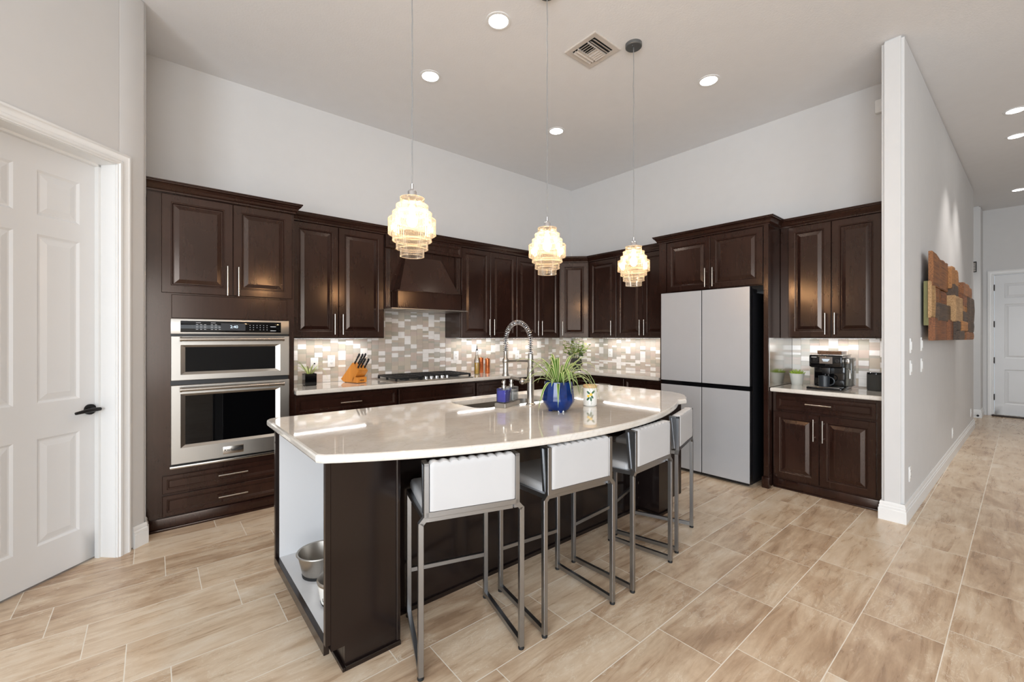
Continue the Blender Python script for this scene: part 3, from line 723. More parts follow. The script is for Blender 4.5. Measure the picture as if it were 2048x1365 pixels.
# ------------------------------------------------------------------ island cabinet
t = thing('island_cabinet', 'dark espresso island with open white shelf end', 'kitchen island', (0, 0, 0))
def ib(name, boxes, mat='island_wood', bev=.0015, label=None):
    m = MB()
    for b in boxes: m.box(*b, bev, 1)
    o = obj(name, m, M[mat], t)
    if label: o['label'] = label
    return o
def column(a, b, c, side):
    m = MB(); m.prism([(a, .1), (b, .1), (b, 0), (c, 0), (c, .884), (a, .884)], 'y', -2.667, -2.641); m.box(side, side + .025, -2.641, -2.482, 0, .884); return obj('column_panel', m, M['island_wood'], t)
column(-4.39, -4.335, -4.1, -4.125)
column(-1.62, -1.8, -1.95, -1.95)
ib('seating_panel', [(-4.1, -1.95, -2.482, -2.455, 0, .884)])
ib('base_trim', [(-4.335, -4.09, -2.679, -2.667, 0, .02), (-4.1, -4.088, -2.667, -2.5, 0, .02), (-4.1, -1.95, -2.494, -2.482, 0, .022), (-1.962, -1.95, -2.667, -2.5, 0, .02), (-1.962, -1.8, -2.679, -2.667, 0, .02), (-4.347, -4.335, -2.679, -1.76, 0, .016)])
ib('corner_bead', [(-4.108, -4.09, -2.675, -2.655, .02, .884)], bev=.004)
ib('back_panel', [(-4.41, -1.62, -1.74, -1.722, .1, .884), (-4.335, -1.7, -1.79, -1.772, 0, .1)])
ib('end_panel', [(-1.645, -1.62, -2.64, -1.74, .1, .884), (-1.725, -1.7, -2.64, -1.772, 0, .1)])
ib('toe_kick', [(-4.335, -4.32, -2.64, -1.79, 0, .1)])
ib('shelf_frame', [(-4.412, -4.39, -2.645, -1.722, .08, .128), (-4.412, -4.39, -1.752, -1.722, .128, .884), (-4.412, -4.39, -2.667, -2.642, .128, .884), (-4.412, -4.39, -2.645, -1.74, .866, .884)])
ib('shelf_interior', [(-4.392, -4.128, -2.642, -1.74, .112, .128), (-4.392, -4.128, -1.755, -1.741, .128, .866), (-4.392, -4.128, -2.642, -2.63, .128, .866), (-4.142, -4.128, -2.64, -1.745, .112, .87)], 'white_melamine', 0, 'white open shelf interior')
for i, (x, y, z) in enumerate(((-4.413, -1.737, .78), (-4.413, -1.737, .42))):
    m = MB(); m.lathe([(.006, -.002), (.006, 0)], (x, y, z), 10, axis='x'); obj('hinge_screw', m, M['nickel'], t)

# ------------------------------------------------------------------ bowls in the island shelf
b = thing('pet_bowl', 'brushed stainless bowl on the open island shelf', 'bowl', (-4.262, -2.07, .128))
m = MB(); m.lathe([(.085, .012), (.108, .115), (.116, .118), (.114, .122), (.105, .12), (.082, .02), (.0001, .018)], seg=36, cap1=False); obj('bowl_shell', m, M['steel'], b)
m = MB(); m.lathe([(.086, 0), (.088, .014), (.07, .014)], seg=32); obj('rubber_base', m, M['rubber'], b)
b = thing('pet_bowl', 'white bowl with steel rim on the shelf, half hidden by the island corner', 'bowl', (-4.262, -2.375, .128))
m = MB(); m.lathe([(.082, .014), (.096, .1), (.09, .1)], seg=36, cap1=False); obj('bowl_shell', m, M['ceramic'], b)
m = MB(); m.lathe([(.097, .1), (.099, .11), (.094, .118), (.088, .11), (.07, .02), (.0001, .018)], seg=36, cap0=False, cap1=False); obj('steel_liner', m, M['steel'], b)
m = MB(); m.lathe([(.078, 0), (.084, .014), (.07, .014)], seg=32); obj('rubber_base', m, M['rubber'], b)
text('lettering', 'UT', (-.079, -.041, .042), .022, M['ink'], b, math.radians(-62))

# ------------------------------------------------------------------ bar stools
def make_stool(label, loc, rz):
    t = thing('bar_stool', label, 'bar stool', loc, rz, 'white leather bar stools along the island')
    W2, D_, tb = .222, .415, .022
    sm = M['stool_metal']
    for s in (-1, 1):
        m = MB(); x = s * W2
        m.box(x - tb / 2, x + tb / 2, -tb / 2, tb / 2, .012, .632, .0015, 1)
        m.bar((x, 0, .626), (s * (W2 - .03), 0, .66), tb * .92, tb, (0, 1, 0))
        lg = obj('leg', m, sm, t)
        m = MB(); m.lathe([(.013, 0), (.014, .006), (.011, .013)], (x, 0, 0), 14); obj('foot_pad', m, M['rubber'], lg)
        m = MB(); xf = s * (W2 - .022); m.box(xf - tb / 2, xf + tb / 2, D_ - tb / 2, D_ + tb / 2, .012, .612, .0015, 1); lg = obj('leg', m, sm, t)
        m = MB(); m.lathe([(.013, 0), (.014, .006), (.011, .013)], (xf, D_, 0), 14); obj('foot_pad', m, M['rubber'], lg)
        m = MB(); m.bar((x, tb / 2, .026), (xf, D_ - tb / 2, .026), tb * .9, .022); obj('floor_rail', m, sm, t)
    m = MB(); xf = W2 - .022; m.box(-xf, xf, D_ - .009, D_ + .009, .222, .242, .001, 1); obj('footrest', m, sm, t)
    m = MB()
    m.box(-xf - .011, xf + .011, D_ - .011, D_ + .011, .606, .628, .001, 1)
    for s in (-1, 1): m.bar((s * (W2 - .022), 0, .64), (s * xf, D_, .617), .022, .022)
    m.box(-W2 + .034, W2 - .034, .014, .03, .622, .645); obj('seat_frame', m, sm, t)
    # back frame: bottom rail and two wedge-shaped uprights
    m = MB(); u = W2 - .022
    m.box(-u - .004, u + .004, -.012, .012, .648, .672, .0015, 1)
    for s in (-1, 1):
        x = s * u
        m.box(x - .0105, x + .0105, -.012, .008, .65, .868, .0015, 1)
        m.bar((x, .044, .868), (x, .024, .66), .02, .014, (0, 1, 0)); m.box(x - .0105, x + .0105, -.012, .05, .858, .87, .0015, 1)
        m.box(x - .004, x + .004, .0, .036, .66, .866)
    obj('back_frame', m, sm, t)
    # seat pad
    m = MB(); m.box(-xf + .004, xf - .004, .045, D_ + .008, .626, .682, .02, 4); obj('seat', m, M['leather'], t)
    # woven back cushion with a scalloped top
    m = MB(); n = 40; bw = u - .013; prof = []
    for i in range(n + 1):
        x = -bw + 2 * bw * i / n; k = abs(math.sin(i / n * PI * 9)) ** .5
        tz = .866 + .012 * k; e = .004 if i in (0, n) else 0
        prof.append([(x, -.014 + e, .674), (x, -.016 + e, .70), (x, -.016 + e, .85), (x, -.0158 + e, .86), (x, -.012, tz - .004), (x, -.006, tz - .001), (x, .01, tz), (x, .032, tz - .004), (x, .046 + .006 * k, tz - .02), (x, .044 + .008 * k, .82),
                     (x, .036 + .008 * (1 - k), .8), (x, .036 + .008 * (1 - k), .76), (x, .03 + .008 * k, .74), (x, .026 + .008 * k, .7), (x, .02, .674)])
    m.rings(prof); obj('backrest', m, M['leather'], t, ang=28)
    return t
st = make_stool('white leather bar stool at the near end of the island, leftmost', (-3.905, -2.978, 0), math.radians(-17.1))
G = 'white leather bar stools along the island'
dup(st, (-3.342, -3.082, 0), math.radians(-6.3), 'second white leather bar stool from the near end of the island', G)
dup(st, (-2.734, -3.098, 0), math.radians(4.3), 'third white leather bar stool from the near end of the island', G)
dup(st, (-2.16, -2.985, 0), math.radians(15.9), 'white leather bar stool closest to the fridge, at the far end of the island', G)

# ------------------------------------------------------------------ fridge
FX = .76      # distance of its front from the right wall
t = thing('fridge', 'light grey four-door fridge in the espresso enclosure', 'fridge', (0, 0, 0), RB)
m = MB(); m.box(1.985, 2.852, -FX + .075, -.05, .03, 1.8, .006); m.box(2.0, 2.84, -FX + .1, -.1, 0, .03); obj('fridge_body', m, M['fridge_body'], t)
m = MB(); m.box(1.975, 2.86, -FX + .008, -FX + .07, .872, .93); obj('handle_recess', m, M['black_gloss'], t)
m = MB(); m.box(1.99, 2.85, -FX + .02, -FX + .07, .012, .036); obj('kick_plate', m, M['black'], t)
for a, b in ((1.972, 2.411), (2.419, 2.862)):
    for z0, z1 in ((.036, .884), (.928, 1.846)):
        m = MB(); m.box(a, b, -FX + .004, -FX + .066, z0, z1, .003)
        d = obj('fridge_door', m, M['black'], t)
        m = MB(); m.box(a, b, -FX, -FX + .005, z0, z1, .0015, 1); obj('door_panel', m, M['fridge'], d)
m = MB(); m.box(2.854, 2.86, -FX + .066, -FX + .072, .04, 1.82); obj('edge_strip', m, M['nickel'], t)
for hx in (2.03, 2.81):
    m = MB(); m.box(hx - .045, hx + .045, -FX + .02, -FX + .2, 1.8, 1.835, .006); obj('hinge_cover', m, M['black'], t)

# ------------------------------------------------------------------ cooktop
t = thing('gas_cooktop', 'stainless gas cooktop with black grates on the back worktop', 'cooktop', (-2.67, -.3, KZ))
m = MB(); m.box(-.452, .452, -.262, .25, 0, .012, .005); obj('cooktop_plate', m, M['steel'], t)
for gx in (-.298, 0, .298):
    m = MB(); w, y0, y1 = .138, -.215 if gx else -.13, .225
    for s in (-1, 1): m.box(gx + s * w - .008, gx + s * w + .008, y0, y1, .034, .05, .003)
    for yy in (y0, y1): m.box(gx - w, gx + w, yy - .008, yy + .008, .034, .05, .003)
    n = 7
    for i in range(1, n): m.box(gx - w, gx + w, y0 + (y1 - y0) * i / n - .005, y0 + (y1 - y0) * i / n + .005, .038, .052, .002)
    m.box(gx - .006, gx + .006, y0, y1, .036, .05, .002)
    for s in (-1, 1):
        for yy in (y0 + .01, (y0 + y1) / 2, y1 - .01): m.box(gx + s * w - .009, gx + s * w + .009, yy - .009, yy + .009, .01, .036)
    obj('grate', m, M['cast_iron'], t)
for bx, by in ((-.298, -.1), (-.298, .12), (0, .06), (.298, -.1), (.298, .12)):
    m = MB(); m.lathe([(.05, .012), (.048, .022), (.03, .024), (.03, .032), (.001, .032)], (bx, by, 0), 20, cap1=False); obj('burner', m, M['cast_iron'], t)
for i in range(5):
    kx = -.128 + .064 * i + .02
    m = MB(); m.lathe([(.024, .012), (.022, .016), (.019, .018), (.018, .04), (.015, .043)], (kx, -.2, 0), 20); m.box(kx - .003, kx + .003, -.218, -.182, .042, .047)
    obj('knob', m, M['chrome'], t)

# ------------------------------------------------------------------ wall outlets and switches
def plate(loc, rz, label, kind='outlet', w=.072, h=.116, name='outlet', cat='outlet'):
    t = thing(name, label, cat, loc, rz)
    m = MB(); m.box(-w / 2, w / 2, -.006, 0, -h / 2, h / 2, .0025); obj('cover_plate', m, M['white_plastic'], t)
    m = MB()
    if kind == 'outlet':
        m.box(-.017, .017, -.0085, -.005, -.034, .034, .003); o = obj('socket', m, M['white_plastic'], t)
        m = MB()
        for z in (-.019, .019):
            for x in (-.006, .006): m.box(x - .0012, x + .0012, -.009, -.008, z - .004, z + .005)
            m.lathe([(.0025, -.009), (.0025, -.008)], (0, 0, z - .01), 8, axis='y')
        obj('socket_slots', m, M['ink'], o)
    elif kind == 'jack':
        m.lathe([(.007, -.012), (.007, -.005)], seg=12, axis='y'); obj('jack', m, M['ink'], t)
    else:
        m.box(-.016, .016, -.01, -.005, -.033, .033, .003); obj('rocker', m, M['white_plastic'], t)
    return t
yb = -.0105
plate((-3.73, yb, 1.122), 0, 'white jack plate on the mosaic behind the small black-potted plant', 'jack')
plate((-3.569, yb, 1.141), 0, 'white outlet plate on the mosaic left of the knife block')
plate((-2.1, yb, 1.153), 0, 'white outlet plate on the mosaic left of the oil bottle')
plate((-1.115, yb, 1.14), 0, 'white outlet plate on the mosaic seen through the faucet loop')
plate((yb, -.74, 1.159), RB, 'white outlet plate on the right wall mosaic near the corner plant')
for x, z, lb, kd in ((-.437, 1.314, 'upper white switch plate nearest the end of the hall wall', 'switch'), (.05, 1.322, 'upper white switch plate under the wooden wall art', 'switch'),
                     (-.437, 1.144, 'lower white switch plate nearest the end of the hall wall', 'switch'), (.05, 1.144, 'lower white switch plate under the wooden wall art', 'switch')):
    plate((x, HY(x), z), -.0137, lb, kd, name='light_switch', cat='switch', w=.075)
for x, lb in ((-.48, 'white outlet low on the hall wall close to its near end'), (2.1, 'white outlet low on the hall wall below the wood art'), (4.2, 'white outlet low on the hall wall at its far end')):
    plate((x, HY(x), .33 if x < 0 else .28), -.0137, lb)

# ------------------------------------------------------------------ wooden wall art
t = thing('wood_art_panel', 'wall art of stacked reclaimed wood blocks on the hall wall', 'wall art', (0, HY(0), 1.35), -.0137)
m = MB(); m.box(.0, 2.35, -.05, -.02, .13, .5); o = obj('backing_board', m, M['green_wood'], t); o['label'] = 'green painted backing board'
BL = [  # x0,x1,z0,z1,depth,wood
    (0, .95, .46, .74, .075, 0), (.95, 1.55, .5, .72, .10, 1), (1.0, 1.3, .40, .55, .115, 2), (1.55, 2.4, .47, .62, .13, 0), (1.5, 1.95, .36, .5, .125, 4),
    (-.02, .22, .19, .50, .07, 3), (.22, .55, .33, .5, .06, 0), (.55, .94, .32, .46, .07, 4), (.22, .94, .17, .335, .095, 2), (.94, 1.55, .18, .44, .125, 3),
    (1.55, 2.05, .3, .4, .12, 1), (1.55, 2.1, .12, .31, .13, 2), (2.0, 2.44, .2, .48, .15, 2), (0, .78, 0, .2, .085, 4), (.78, 1.2, 0, .2, .1, 4),
    (1.1, 1.38, .09, .2, .125, 2), (1.38, 1.95, .09, .2, .14, 1), (1.95, 2.4, .08, .22, .15, 2), (1.1, 1.65, 0, .1, .14, 2), (1.65, 2.35, 0, .09, .15, 0)]
for i, (x0, x1, z0, z1, dp, w) in enumerate(BL):
    m = MB(); g = .004; n = 6; rng = random.Random(i); f0 = []
    top = [z1 - g + (rng.uniform(-.018, .018) if z1 > .6 else rng.uniform(-.002, .002)) for _ in range(n + 1)]
    bot = [z0 + g + rng.uniform(-.002, .002) for _ in range(n + 1)]
    rs = []
    for k in range(n + 1):
        x = x0 + g + (x1 - x0 - 2 * g) * k / n; dd = dp + rng.uniform(-.006, .006)
        rs.append([(x, -.048, bot[k]), (x, -dd + .006, bot[k]), (x, -dd, bot[k] + .008), (x, -dd + rng.uniform(-.006, .002), (bot[k] + top[k]) / 2), (x, -dd, top[k] - .008), (x, -dd + .006, top[k]), (x, -.048, top[k])])
    m.rings(rs); obj('wood_block', m, WOODS[w], t, ang=25)

# ------------------------------------------------------------------ ceiling fixtures
def can(x, y, label, r=.09, power=24, ang=120, col=(1, .965, .92), group='recessed downlights in the kitchen ceiling'):
    t = thing('recessed_downlight', label, 'ceiling light', (x, y, H), 0, group)
    m = MB(); m.lathe([(r, 0), (r, -.004), (r - .012, -.007), (r - .022, -.004)], seg=32, cap0=False, cap1=False); obj('trim_ring', m, M['white_trim'], t)
    m = MB(); m.lathe([(r - .02, -.0045), (.001, -.0046)], seg=32, cap0=False); obj('diffuser', m, M['can_glow'], t)
    d = bpy.data.lights.new('downlight', 'SPOT'); d.energy = power; d.color = col; d.spot_size = math.radians(ang); d.spot_blend = .7; d.shadow_soft_size = .06
    o = bpy.data.objects.new('downlight', d); COL.objects.link(o); o.parent = t; o.location = (0, 0, -.02)
    return t
can(-3.06, -2.075, 'bright round recessed ceiling light left of the middle pendant cord, nearest the camera')
can(-3.11, -1.19, 'bright round recessed ceiling light right beside the left pendant cord')
can(-1.57, -1.2, 'bright round recessed ceiling light nearest the room corner')
can(-1.21, -2.7, 'bright round recessed ceiling light nearest the fridge, right of the vent')
GH = 'recessed downlights in the hall ceiling'
can(1.61, -4.42, 'hall ceiling downlight nearest the camera, at the right picture edge', .085, 85, 80, (1, .95, .9), GH)
can(2.45, -4.42, 'second hall ceiling downlight, just beyond the nearest', .085, 85, 80, (1, .95, .9), GH)
can(5.17, -4.42, 'hall ceiling downlight close to the end door', .085, 65, 80, (1, .95, .9), GH)
# vent
t = thing('ceiling_vent', 'square cream ceiling air vent with slats', 'vent', (-2.3, -2.3, H))
m = MB(); m.rings([[(s * a, c * a, z) for s, c in ((-1, -1), (1, -1), (1, 1), (-1, 1))] for a, z in ((.155, 0), (.155, -.006), (.15, -.009), (.112, -.006), (.112, 0))], False, False); obj('frame', m, M['vent'], t)
m = MB(); m.quad((-.113, -.113, -.001), (.113, -.113, -.001), (.113, .113, -.001), (-.113, .113, -.001)); obj('duct', m, M['duct'], t)
def slat(p0, p1, tilt):
    m = MB(); p0, p1 = Vector(p0), Vector(p1); dv = (p1 - p0).normalized(); nn = Vector((-dv.y, dv.x, 0))
    e = nn * (.011 * tilt); z0, z1 = -.003, -.016
    a = [p0 - e + Vector((0, 0, z0)), p1 - e + Vector((0, 0, z0)), p1 + e + Vector((0, 0, z1)), p0 + e + Vector((0, 0, z1))]
    b = [v + Vector((0, 0, .0016)) for v in a]; m.rings([a, b]); obj('slat', m, M['vent'], t)
for k in range(2): slat((-.1, -.095 + .028 * k, 0), (.1, -.095 + .028 * k, 0), -1); slat((-.1, .068 + .028 * k, 0), (.1, .068 + .028 * k, 0), 1)
for k in range(4): slat((-.092 + .024 * k, -.045, 0), (-.092 + .024 * k, .05, 0), 1); slat((.02 + .024 * k, -.045, 0), (.02 + .024 * k, .05, 0), -1)
m = MB(); m.box(-.11, .11, -.048, -.043, -.014, -.002); m.box(-.11, .11, .05, .055, -.014, -.002); m.box(-.002, .002, -.045, .05, -.014, -.002); obj('divider', m, M['vent'], t)
# siren box
t = thing('alarm_siren', 'small white box high on the right wall by the hall corner', 'alarm', (0, -3.69, 3.42), RB)
m = MB(); m.box(-.065, .065, -.045, 0, -.058, .058, .008); obj('housing', m, M['white_plastic'], t)
m = MB()
for i in range(4): m.box(.015, .05, -.0025, 0, -.088 - i * .012, -.083 - i * .012)
obj('speaker_slots', m, M['ink'], t)

# ------------------------------------------------------------------ pendants
def make_pendant(label, loc):
    x, y, zb = loc
    t = thing('pendant_lamp', label, 'pendant light', (x, y, zb), 0, 'ribbed glass pendants over the island')
    Rr = .119
    T = [(0, .047, .507), (.037, .085, .67), (.078, .13, .82), (.112, .19, 1.0), (.178, .225, .82), (.215, .262, .67), (.255, .3, .507)]
    m = MB()
    for z0, z1, k in T:
        r = Rr * k; sg = 120
        m.lathe([(r - .004, z0), (r, z0 + .002), (r, z1 - .003), (r - .003, z1)], seg=sg, cap0=False, cap1=False, ridge=.022)
    for (a0, a1, ka), (b0, b1, kb) in zip(T, T[1:]):
        if kb > ka: m.lathe([(Rr * ka, b0 + .002), (Rr * kb - .003, b0)], seg=60, cap0=False, cap1=False)
        else: m.lathe([(Rr * kb, a1 - .002), (Rr * ka - .003, a1)], seg=60, cap0=False, cap1=False)
    m.lathe([(Rr * .507, .3), (.024, .304)], seg=40, cap0=False, cap1=False)
    m.mi = 1
    for z0, z1, k in T:
        for zz in (z0 + .002, z1 - .002):
            m.tube([(Rr * k * math.cos(a), Rr * k * math.sin(a), zz) for a in [2 * PI * i / 60 for i in range(61)]], .0019, 6)
    obj('glass_shade', m, [M['shade'], M['rim']], t, ang=15, recalc=False)
    m = MB(); m.lathe([(.0225, .255), (.0225, .332), (.02, .336), (.011, .343), (.008, .346), (.008, .372), (.005, .374)], seg=24); obj('lamp_holder', m, M['chrome'], t)
    m = MB(); m.sphere((0, 0, .185), .027, sc=(1, 1, 1.25)); m.cyl((0, 0, .21), (0, 0, .258), .014); obj('bulb', m, M['bulb'], t)
    m = MB(); hh = H - zb; n = 24
    m.tube([(.0015 * math.sin(i * 1.9), .0015 * math.cos(i * 1.3), .37 + (hh - .39) * i / n) for i in range(n + 1)], .0028, 8); obj('cord', m, M['cord'], t)
    m = MB(); m.lathe([(.062, hh), (.062, hh - .022), (.058, hh - .026), (.006, hh - .028), (.005, hh - .04)], seg=32, cap0=False); 
    for a in (-1, 1): m.sphere((.03 * a, .01 * a, hh - .028), .004, 8, 4)
    obj('canopy', m, M['canopy'], t)
    return t
make_pendant('ribbed amber glass pendant lamp nearest the oven, largest in view', (-3.93, -2.47, 1.79))
make_pendant('ribbed amber glass pendant lamp in the middle of the three', (-2.985, -2.49, 1.787))
make_pendant('ribbed amber glass pendant lamp nearest the fridge, smallest in view', (-2.115, -2.55, 1.775))

# ------------------------------------------------------------------ LED strips under the cabinets
def led(x0, x1, label, rz=0, d=.12):
    t = thing('under_cabinet_light', label, 'under-cabinet light', (0, 0, UZ0 - .012), rz)
    m = MB(); m.box(x0, x1, -d - .022, -d + .022, .003, .012); obj('housing', m, M['white_plastic'], t)
    m = MB(); m.quad((x0 + .01, -d - .016, .0025), (x1 - .01, -d - .016, .0025), (x1 - .01, -d + .016, .0025), (x0 + .01, -d + .016, .0025)); obj('led_strip', m, M['led'], t, smooth=False)
led(-3.95, -3.25, 'white light strip under the wall cabinet left of the range hood')
led(-2.15, -1.5, 'white light strip under the wall cabinet right of the range hood')
led(-1.3, -.72, 'white light strip under the back wall cabinet next to the corner')
led(.7, 1.78, 'white light strip under the right wall cabinets beside the fridge', RB)
led(.12, .5, 'short white light strip under the angled corner cabinet', RB)
led(3.1, 3.65, 'white light strip under the cabinet above the coffee machine', RB)

# ------------------------------------------------------------------ faucet
t = thing('kitchen_faucet', 'spring neck stainless faucet on the island behind the sink', 'faucet', (-2.968, -2.312, .92), 0)
m = MB(); m.lathe([(.031, 0), (.031, .006), (.0245, .012), (.0245, .225), (.0255, .235), (.022, .25), (.018, .262), (.018, .345)], seg=28); obj('faucet_body', m, M['nickel'], t)
AR = [(0, 0, .345)] + [(0, .135 - .135 * math.cos(a), .43 + .135 * math.sin(a)) for a in [PI * i / 24 for i in range(25)]] + [(0, .27, .35)]
def dens(pts, n):
    P = [Vector(p) for p in pts]; Ls = [0]
    for a, b in zip(P, P[1:]): Ls.append(Ls[-1] + (b - a).length)
    out = []; j = 0
    for i in range(n + 1):
        s_ = Ls[-1] * i / n
        while j < len(P) - 2 and Ls[j + 1] < s_: j += 1
        out.append(P[j].lerp(P[j + 1], (s_ - Ls[j]) / max(1e-6, Ls[j + 1] - Ls[j])))
    return out
path = dens(AR, 40 * 12)
m = MB(); m.tube(dens(AR, 60), .0065, 10); m.tube([(0, .27, .36), (0, .27, .29)], .009, 12); obj('hose', m, M['hose'], t)
pts = []
for i, p in enumerate(path):
    dv = (path[min(i + 1, len(path) - 1)] - path[max(i - 1, 0)]).normalized(); a = 2 * PI * i / 12
    w = Vector((1, 0, 0)); u = dv.cross(w).normalized(); pts.append(p + (w * math.cos(a) + u * math.sin(a)) * .0155)
m = MB(); m.tube(pts, .0021, 6); obj('spring', m, M['chrome'], t)
m = MB(); m.lathe([(.012, .36), (.014, .31), (.017, .305), (.019, .3), (.02, .215), (.021, .2), (.028, .182), (.028, .178), (.015, .177)], (0, .27, 0), 24); obj('spray_head', m, M['nickel'], t)
m = MB(); m.tube([(0, 0, .298), (0, .25, .286)], .007, 10); m.lathe([(.021, .275), (.023, .28), (.023, .294), (.021, .3)], (0, .27, 0), 20); m.lathe([(.021, .285), (.021, .31)], (0, 0, 0), 20); obj('holder_arm', m, M['nickel'], t)
m = MB(); m.cyl((-.02, 0, .165), (-.07, .0, .165), .016, 20); m.sphere((-.075, 0, .165), .0225); m.tube([(-.075, .0, .17), (-.09, .05, .178), (-.1, .09, .186)], [.009, .01, .007], 10); obj('lever', m, M['nickel'], t)

# ------------------------------------------------------------------ soap set
ang = math.radians(21)
t = thing('soap_tray', 'rectangular steel tray under the two soap dispensers', 'tray', (-3.118, -2.248, .92), ang)
m = MB(); m.box(-.103, .103, -.04, .04, 0, .028, .002, 1); m.box(-.1, .1, -.037, .037, .024, .03); obj('tray_body', m, M['steel'], t)
def soap(dx, label, liquid):
    c = (-3.118 + dx * math.cos(ang), -2.248 + dx * math.sin(ang), .951)
    t = thing('soap_dispenser', label, 'soap dispenser', c, ang)
    m = MB(); m.box(-.041, .041, -.034, .034, 0, .093, .004); obj('bottle', m, M['clear_glass'], t)
    m = MB(); m.box(-.037, .037, -.03, .03, .004, .08 if 'blue' in label else .07, .003); obj('liquid_soap', m, liquid, t)
    m = MB(); m.lathe([(.016, .093), (.016, .112), (.009, .114), (.009, .122), (.013, .124), (.013, .142), (.0125, .148), (.004, .15)], seg=20); m.tube([(0, 0, .143), (-.03, -.01, .147), (-.052, -.017, .138)], [.006, .005, .004], 10); obj('pump', m, M['nickel'], t)
    m = MB(); m.tube([(0, 0, .093), (.004, 0, .01)], .0022, 6); obj('dip_tube', m, M['white_plastic'], t)
soap(-.05, 'square glass soap dispenser filled with blue soap', M['blue_soap'])
soap(.05, 'square glass soap dispenser with clear soap', M['clear_soap'])

# ------------------------------------------------------------------ plants
def ribbon(mb, base, az, length, rise, droop, w, n=9, twist=0., mats=(0, 1)):
    d = Vector((math.cos(az), math.sin(az), 0)); sd = Vector((-d.y, d.x, 0)); prev = None
    for i in range(n + 1):
        s_ = i / n; r = length * (s_ - .12 * s_ * s_); z = rise * (1 - (1 - s_) ** 2) - droop * s_ ** 2.6
        ww = w * (.55 + .9 * s_ if s_ < .45 else .955 * (1 - ((s_ - .45) / .55) ** 1.6) + .02)
        c = Vector(base) + d * r + Vector((0, 0, z)); fold = Vector((0, 0, ww * .35))
        row = [mb.bm.verts.new(p) for p in (c - sd * ww + fold, c - sd * ww * .66 + fold * .55, c, c + sd * ww * .66 + fold * .55, c + sd * ww + fold)]
        if prev:
            for k in range(4):
                f = mb.bm.faces.new((prev[k], prev[k + 1], row[k + 1], row[k])); f.material_index = mats[1] if k in (0, 3) else mats[0]
        prev = row
def solid(o, th):
    md = o.modifiers.new('Solidify', 'SOLIDIFY'); md.thickness = th; return o
# big spider plant in the blue pot
t = thing('spider_plant', 'variegated spider plant in a glossy blue faceted pot on the island', 'plant', (-3.008, -2.612, .92))
m = MB(); m.lathe([(.055, .012), (.066, .014), (.098, .062), (.1, .075), (.086, .184), (.083, .186), (.08, .184), (.09, .08), (.06, .03), (.001, .03)], seg=14, cap1=False)
for a in range(3):
    an = a * 2 * PI / 3 - 2.1; m.lathe([(.013, 0), (.016, .016)], (.05 * math.cos(an), .05 * math.sin(an), 0), 12)
obj('pot', m, M['blue_glaze'], t, ang=25)
m = MB(); m.lathe([(.081, .165), (.001, .17)], seg=24, cap0=False, cap1=False); obj('soil', m, M['soil'], t)
m = MB(); m.box(-.018, .018, -.001, .001, .0, .018); m.bm.transform(Matrix.Translation((-.03, -.052, .002)) @ Matrix.Rotation(math.radians(-35), 4, 'Z') @ Matrix.Rotation(-.5, 4, 'X')); obj('price_sticker', m, M['white_plastic'], t)
m = MB(); rng = random.Random(3)
for i in range(46):
    az = i * 2.39996 + rng.uniform(-.2, .2); ln = rng.uniform(.10, .25); up = rng.uniform(.06, .2) if i % 3 else rng.uniform(.15, .23)
    ribbon(m, (.025 * math.cos(az), .025 * math.sin(az), .168), az, ln, up, rng.uniform(.02, .2) * (ln / .2), rng.uniform(.007, .011))
for az, ln, up, dr in ((2.9, .3, .2, .05), (3.3, .2, .05, .19), (5.6, .24, .12, .22), (.2, .27, .14, .24), (5.2, .25, .2, .12), (-.4, .3, .18, .3), (3.9, .16, .04, .16)):
    ribbon(m, (.03 * math.cos(az), .03 * math.sin(az), .168), az, ln, up, dr, .0095)
solid(obj('foliage', m, [M['leaf'], M['leaf_pale']], t, ang=180), .0006)
# small plant in black glass cube
t = thing('spider_plant', 'small spider plant in a square black glass pot by the oven tower', 'plant', (-3.825, -.205, KZ))
m = MB(); m.rings([[(s * a, c * a, z) for s, c in ((-1, -1), (1, -1), (1, 1), (-1, 1))] for a, z in ((.044, 0), (.05, .006), (.05, .11), (.045, .11), (.043, .02))]); obj('pot', m, M['black_gloss'], t)
m = MB(); m.box(-.044, .044, -.044, .044, .02, .09); obj('soil', m, M['soil'], t)
m = MB(); rng = random.Random(11)
for i in range(15):
    az = i * 2.39996; ribbon(m, (.012 * math.cos(az), .012 * math.sin(az), .09), az, rng.uniform(.07, .15), rng.uniform(.07, .13), rng.uniform(.0, .08), rng.uniform(.0035, .005), mats=(0, 1))
for az, ln, up, dr in ((3.6, .19, .17, .04), (3.2, .2, .1, .06), (-.5, .18, .14, .2), (-.3, .15, .16, .03), (.0, .13, .12, .02)):
    ribbon(m, (.01 * math.cos(az), .01 * math.sin(az), .09), az, ln, up, dr, .005)
solid(obj('foliage', m, [M['leaf_lime'], M['leaf_pale']], t, ang=180), .0006)
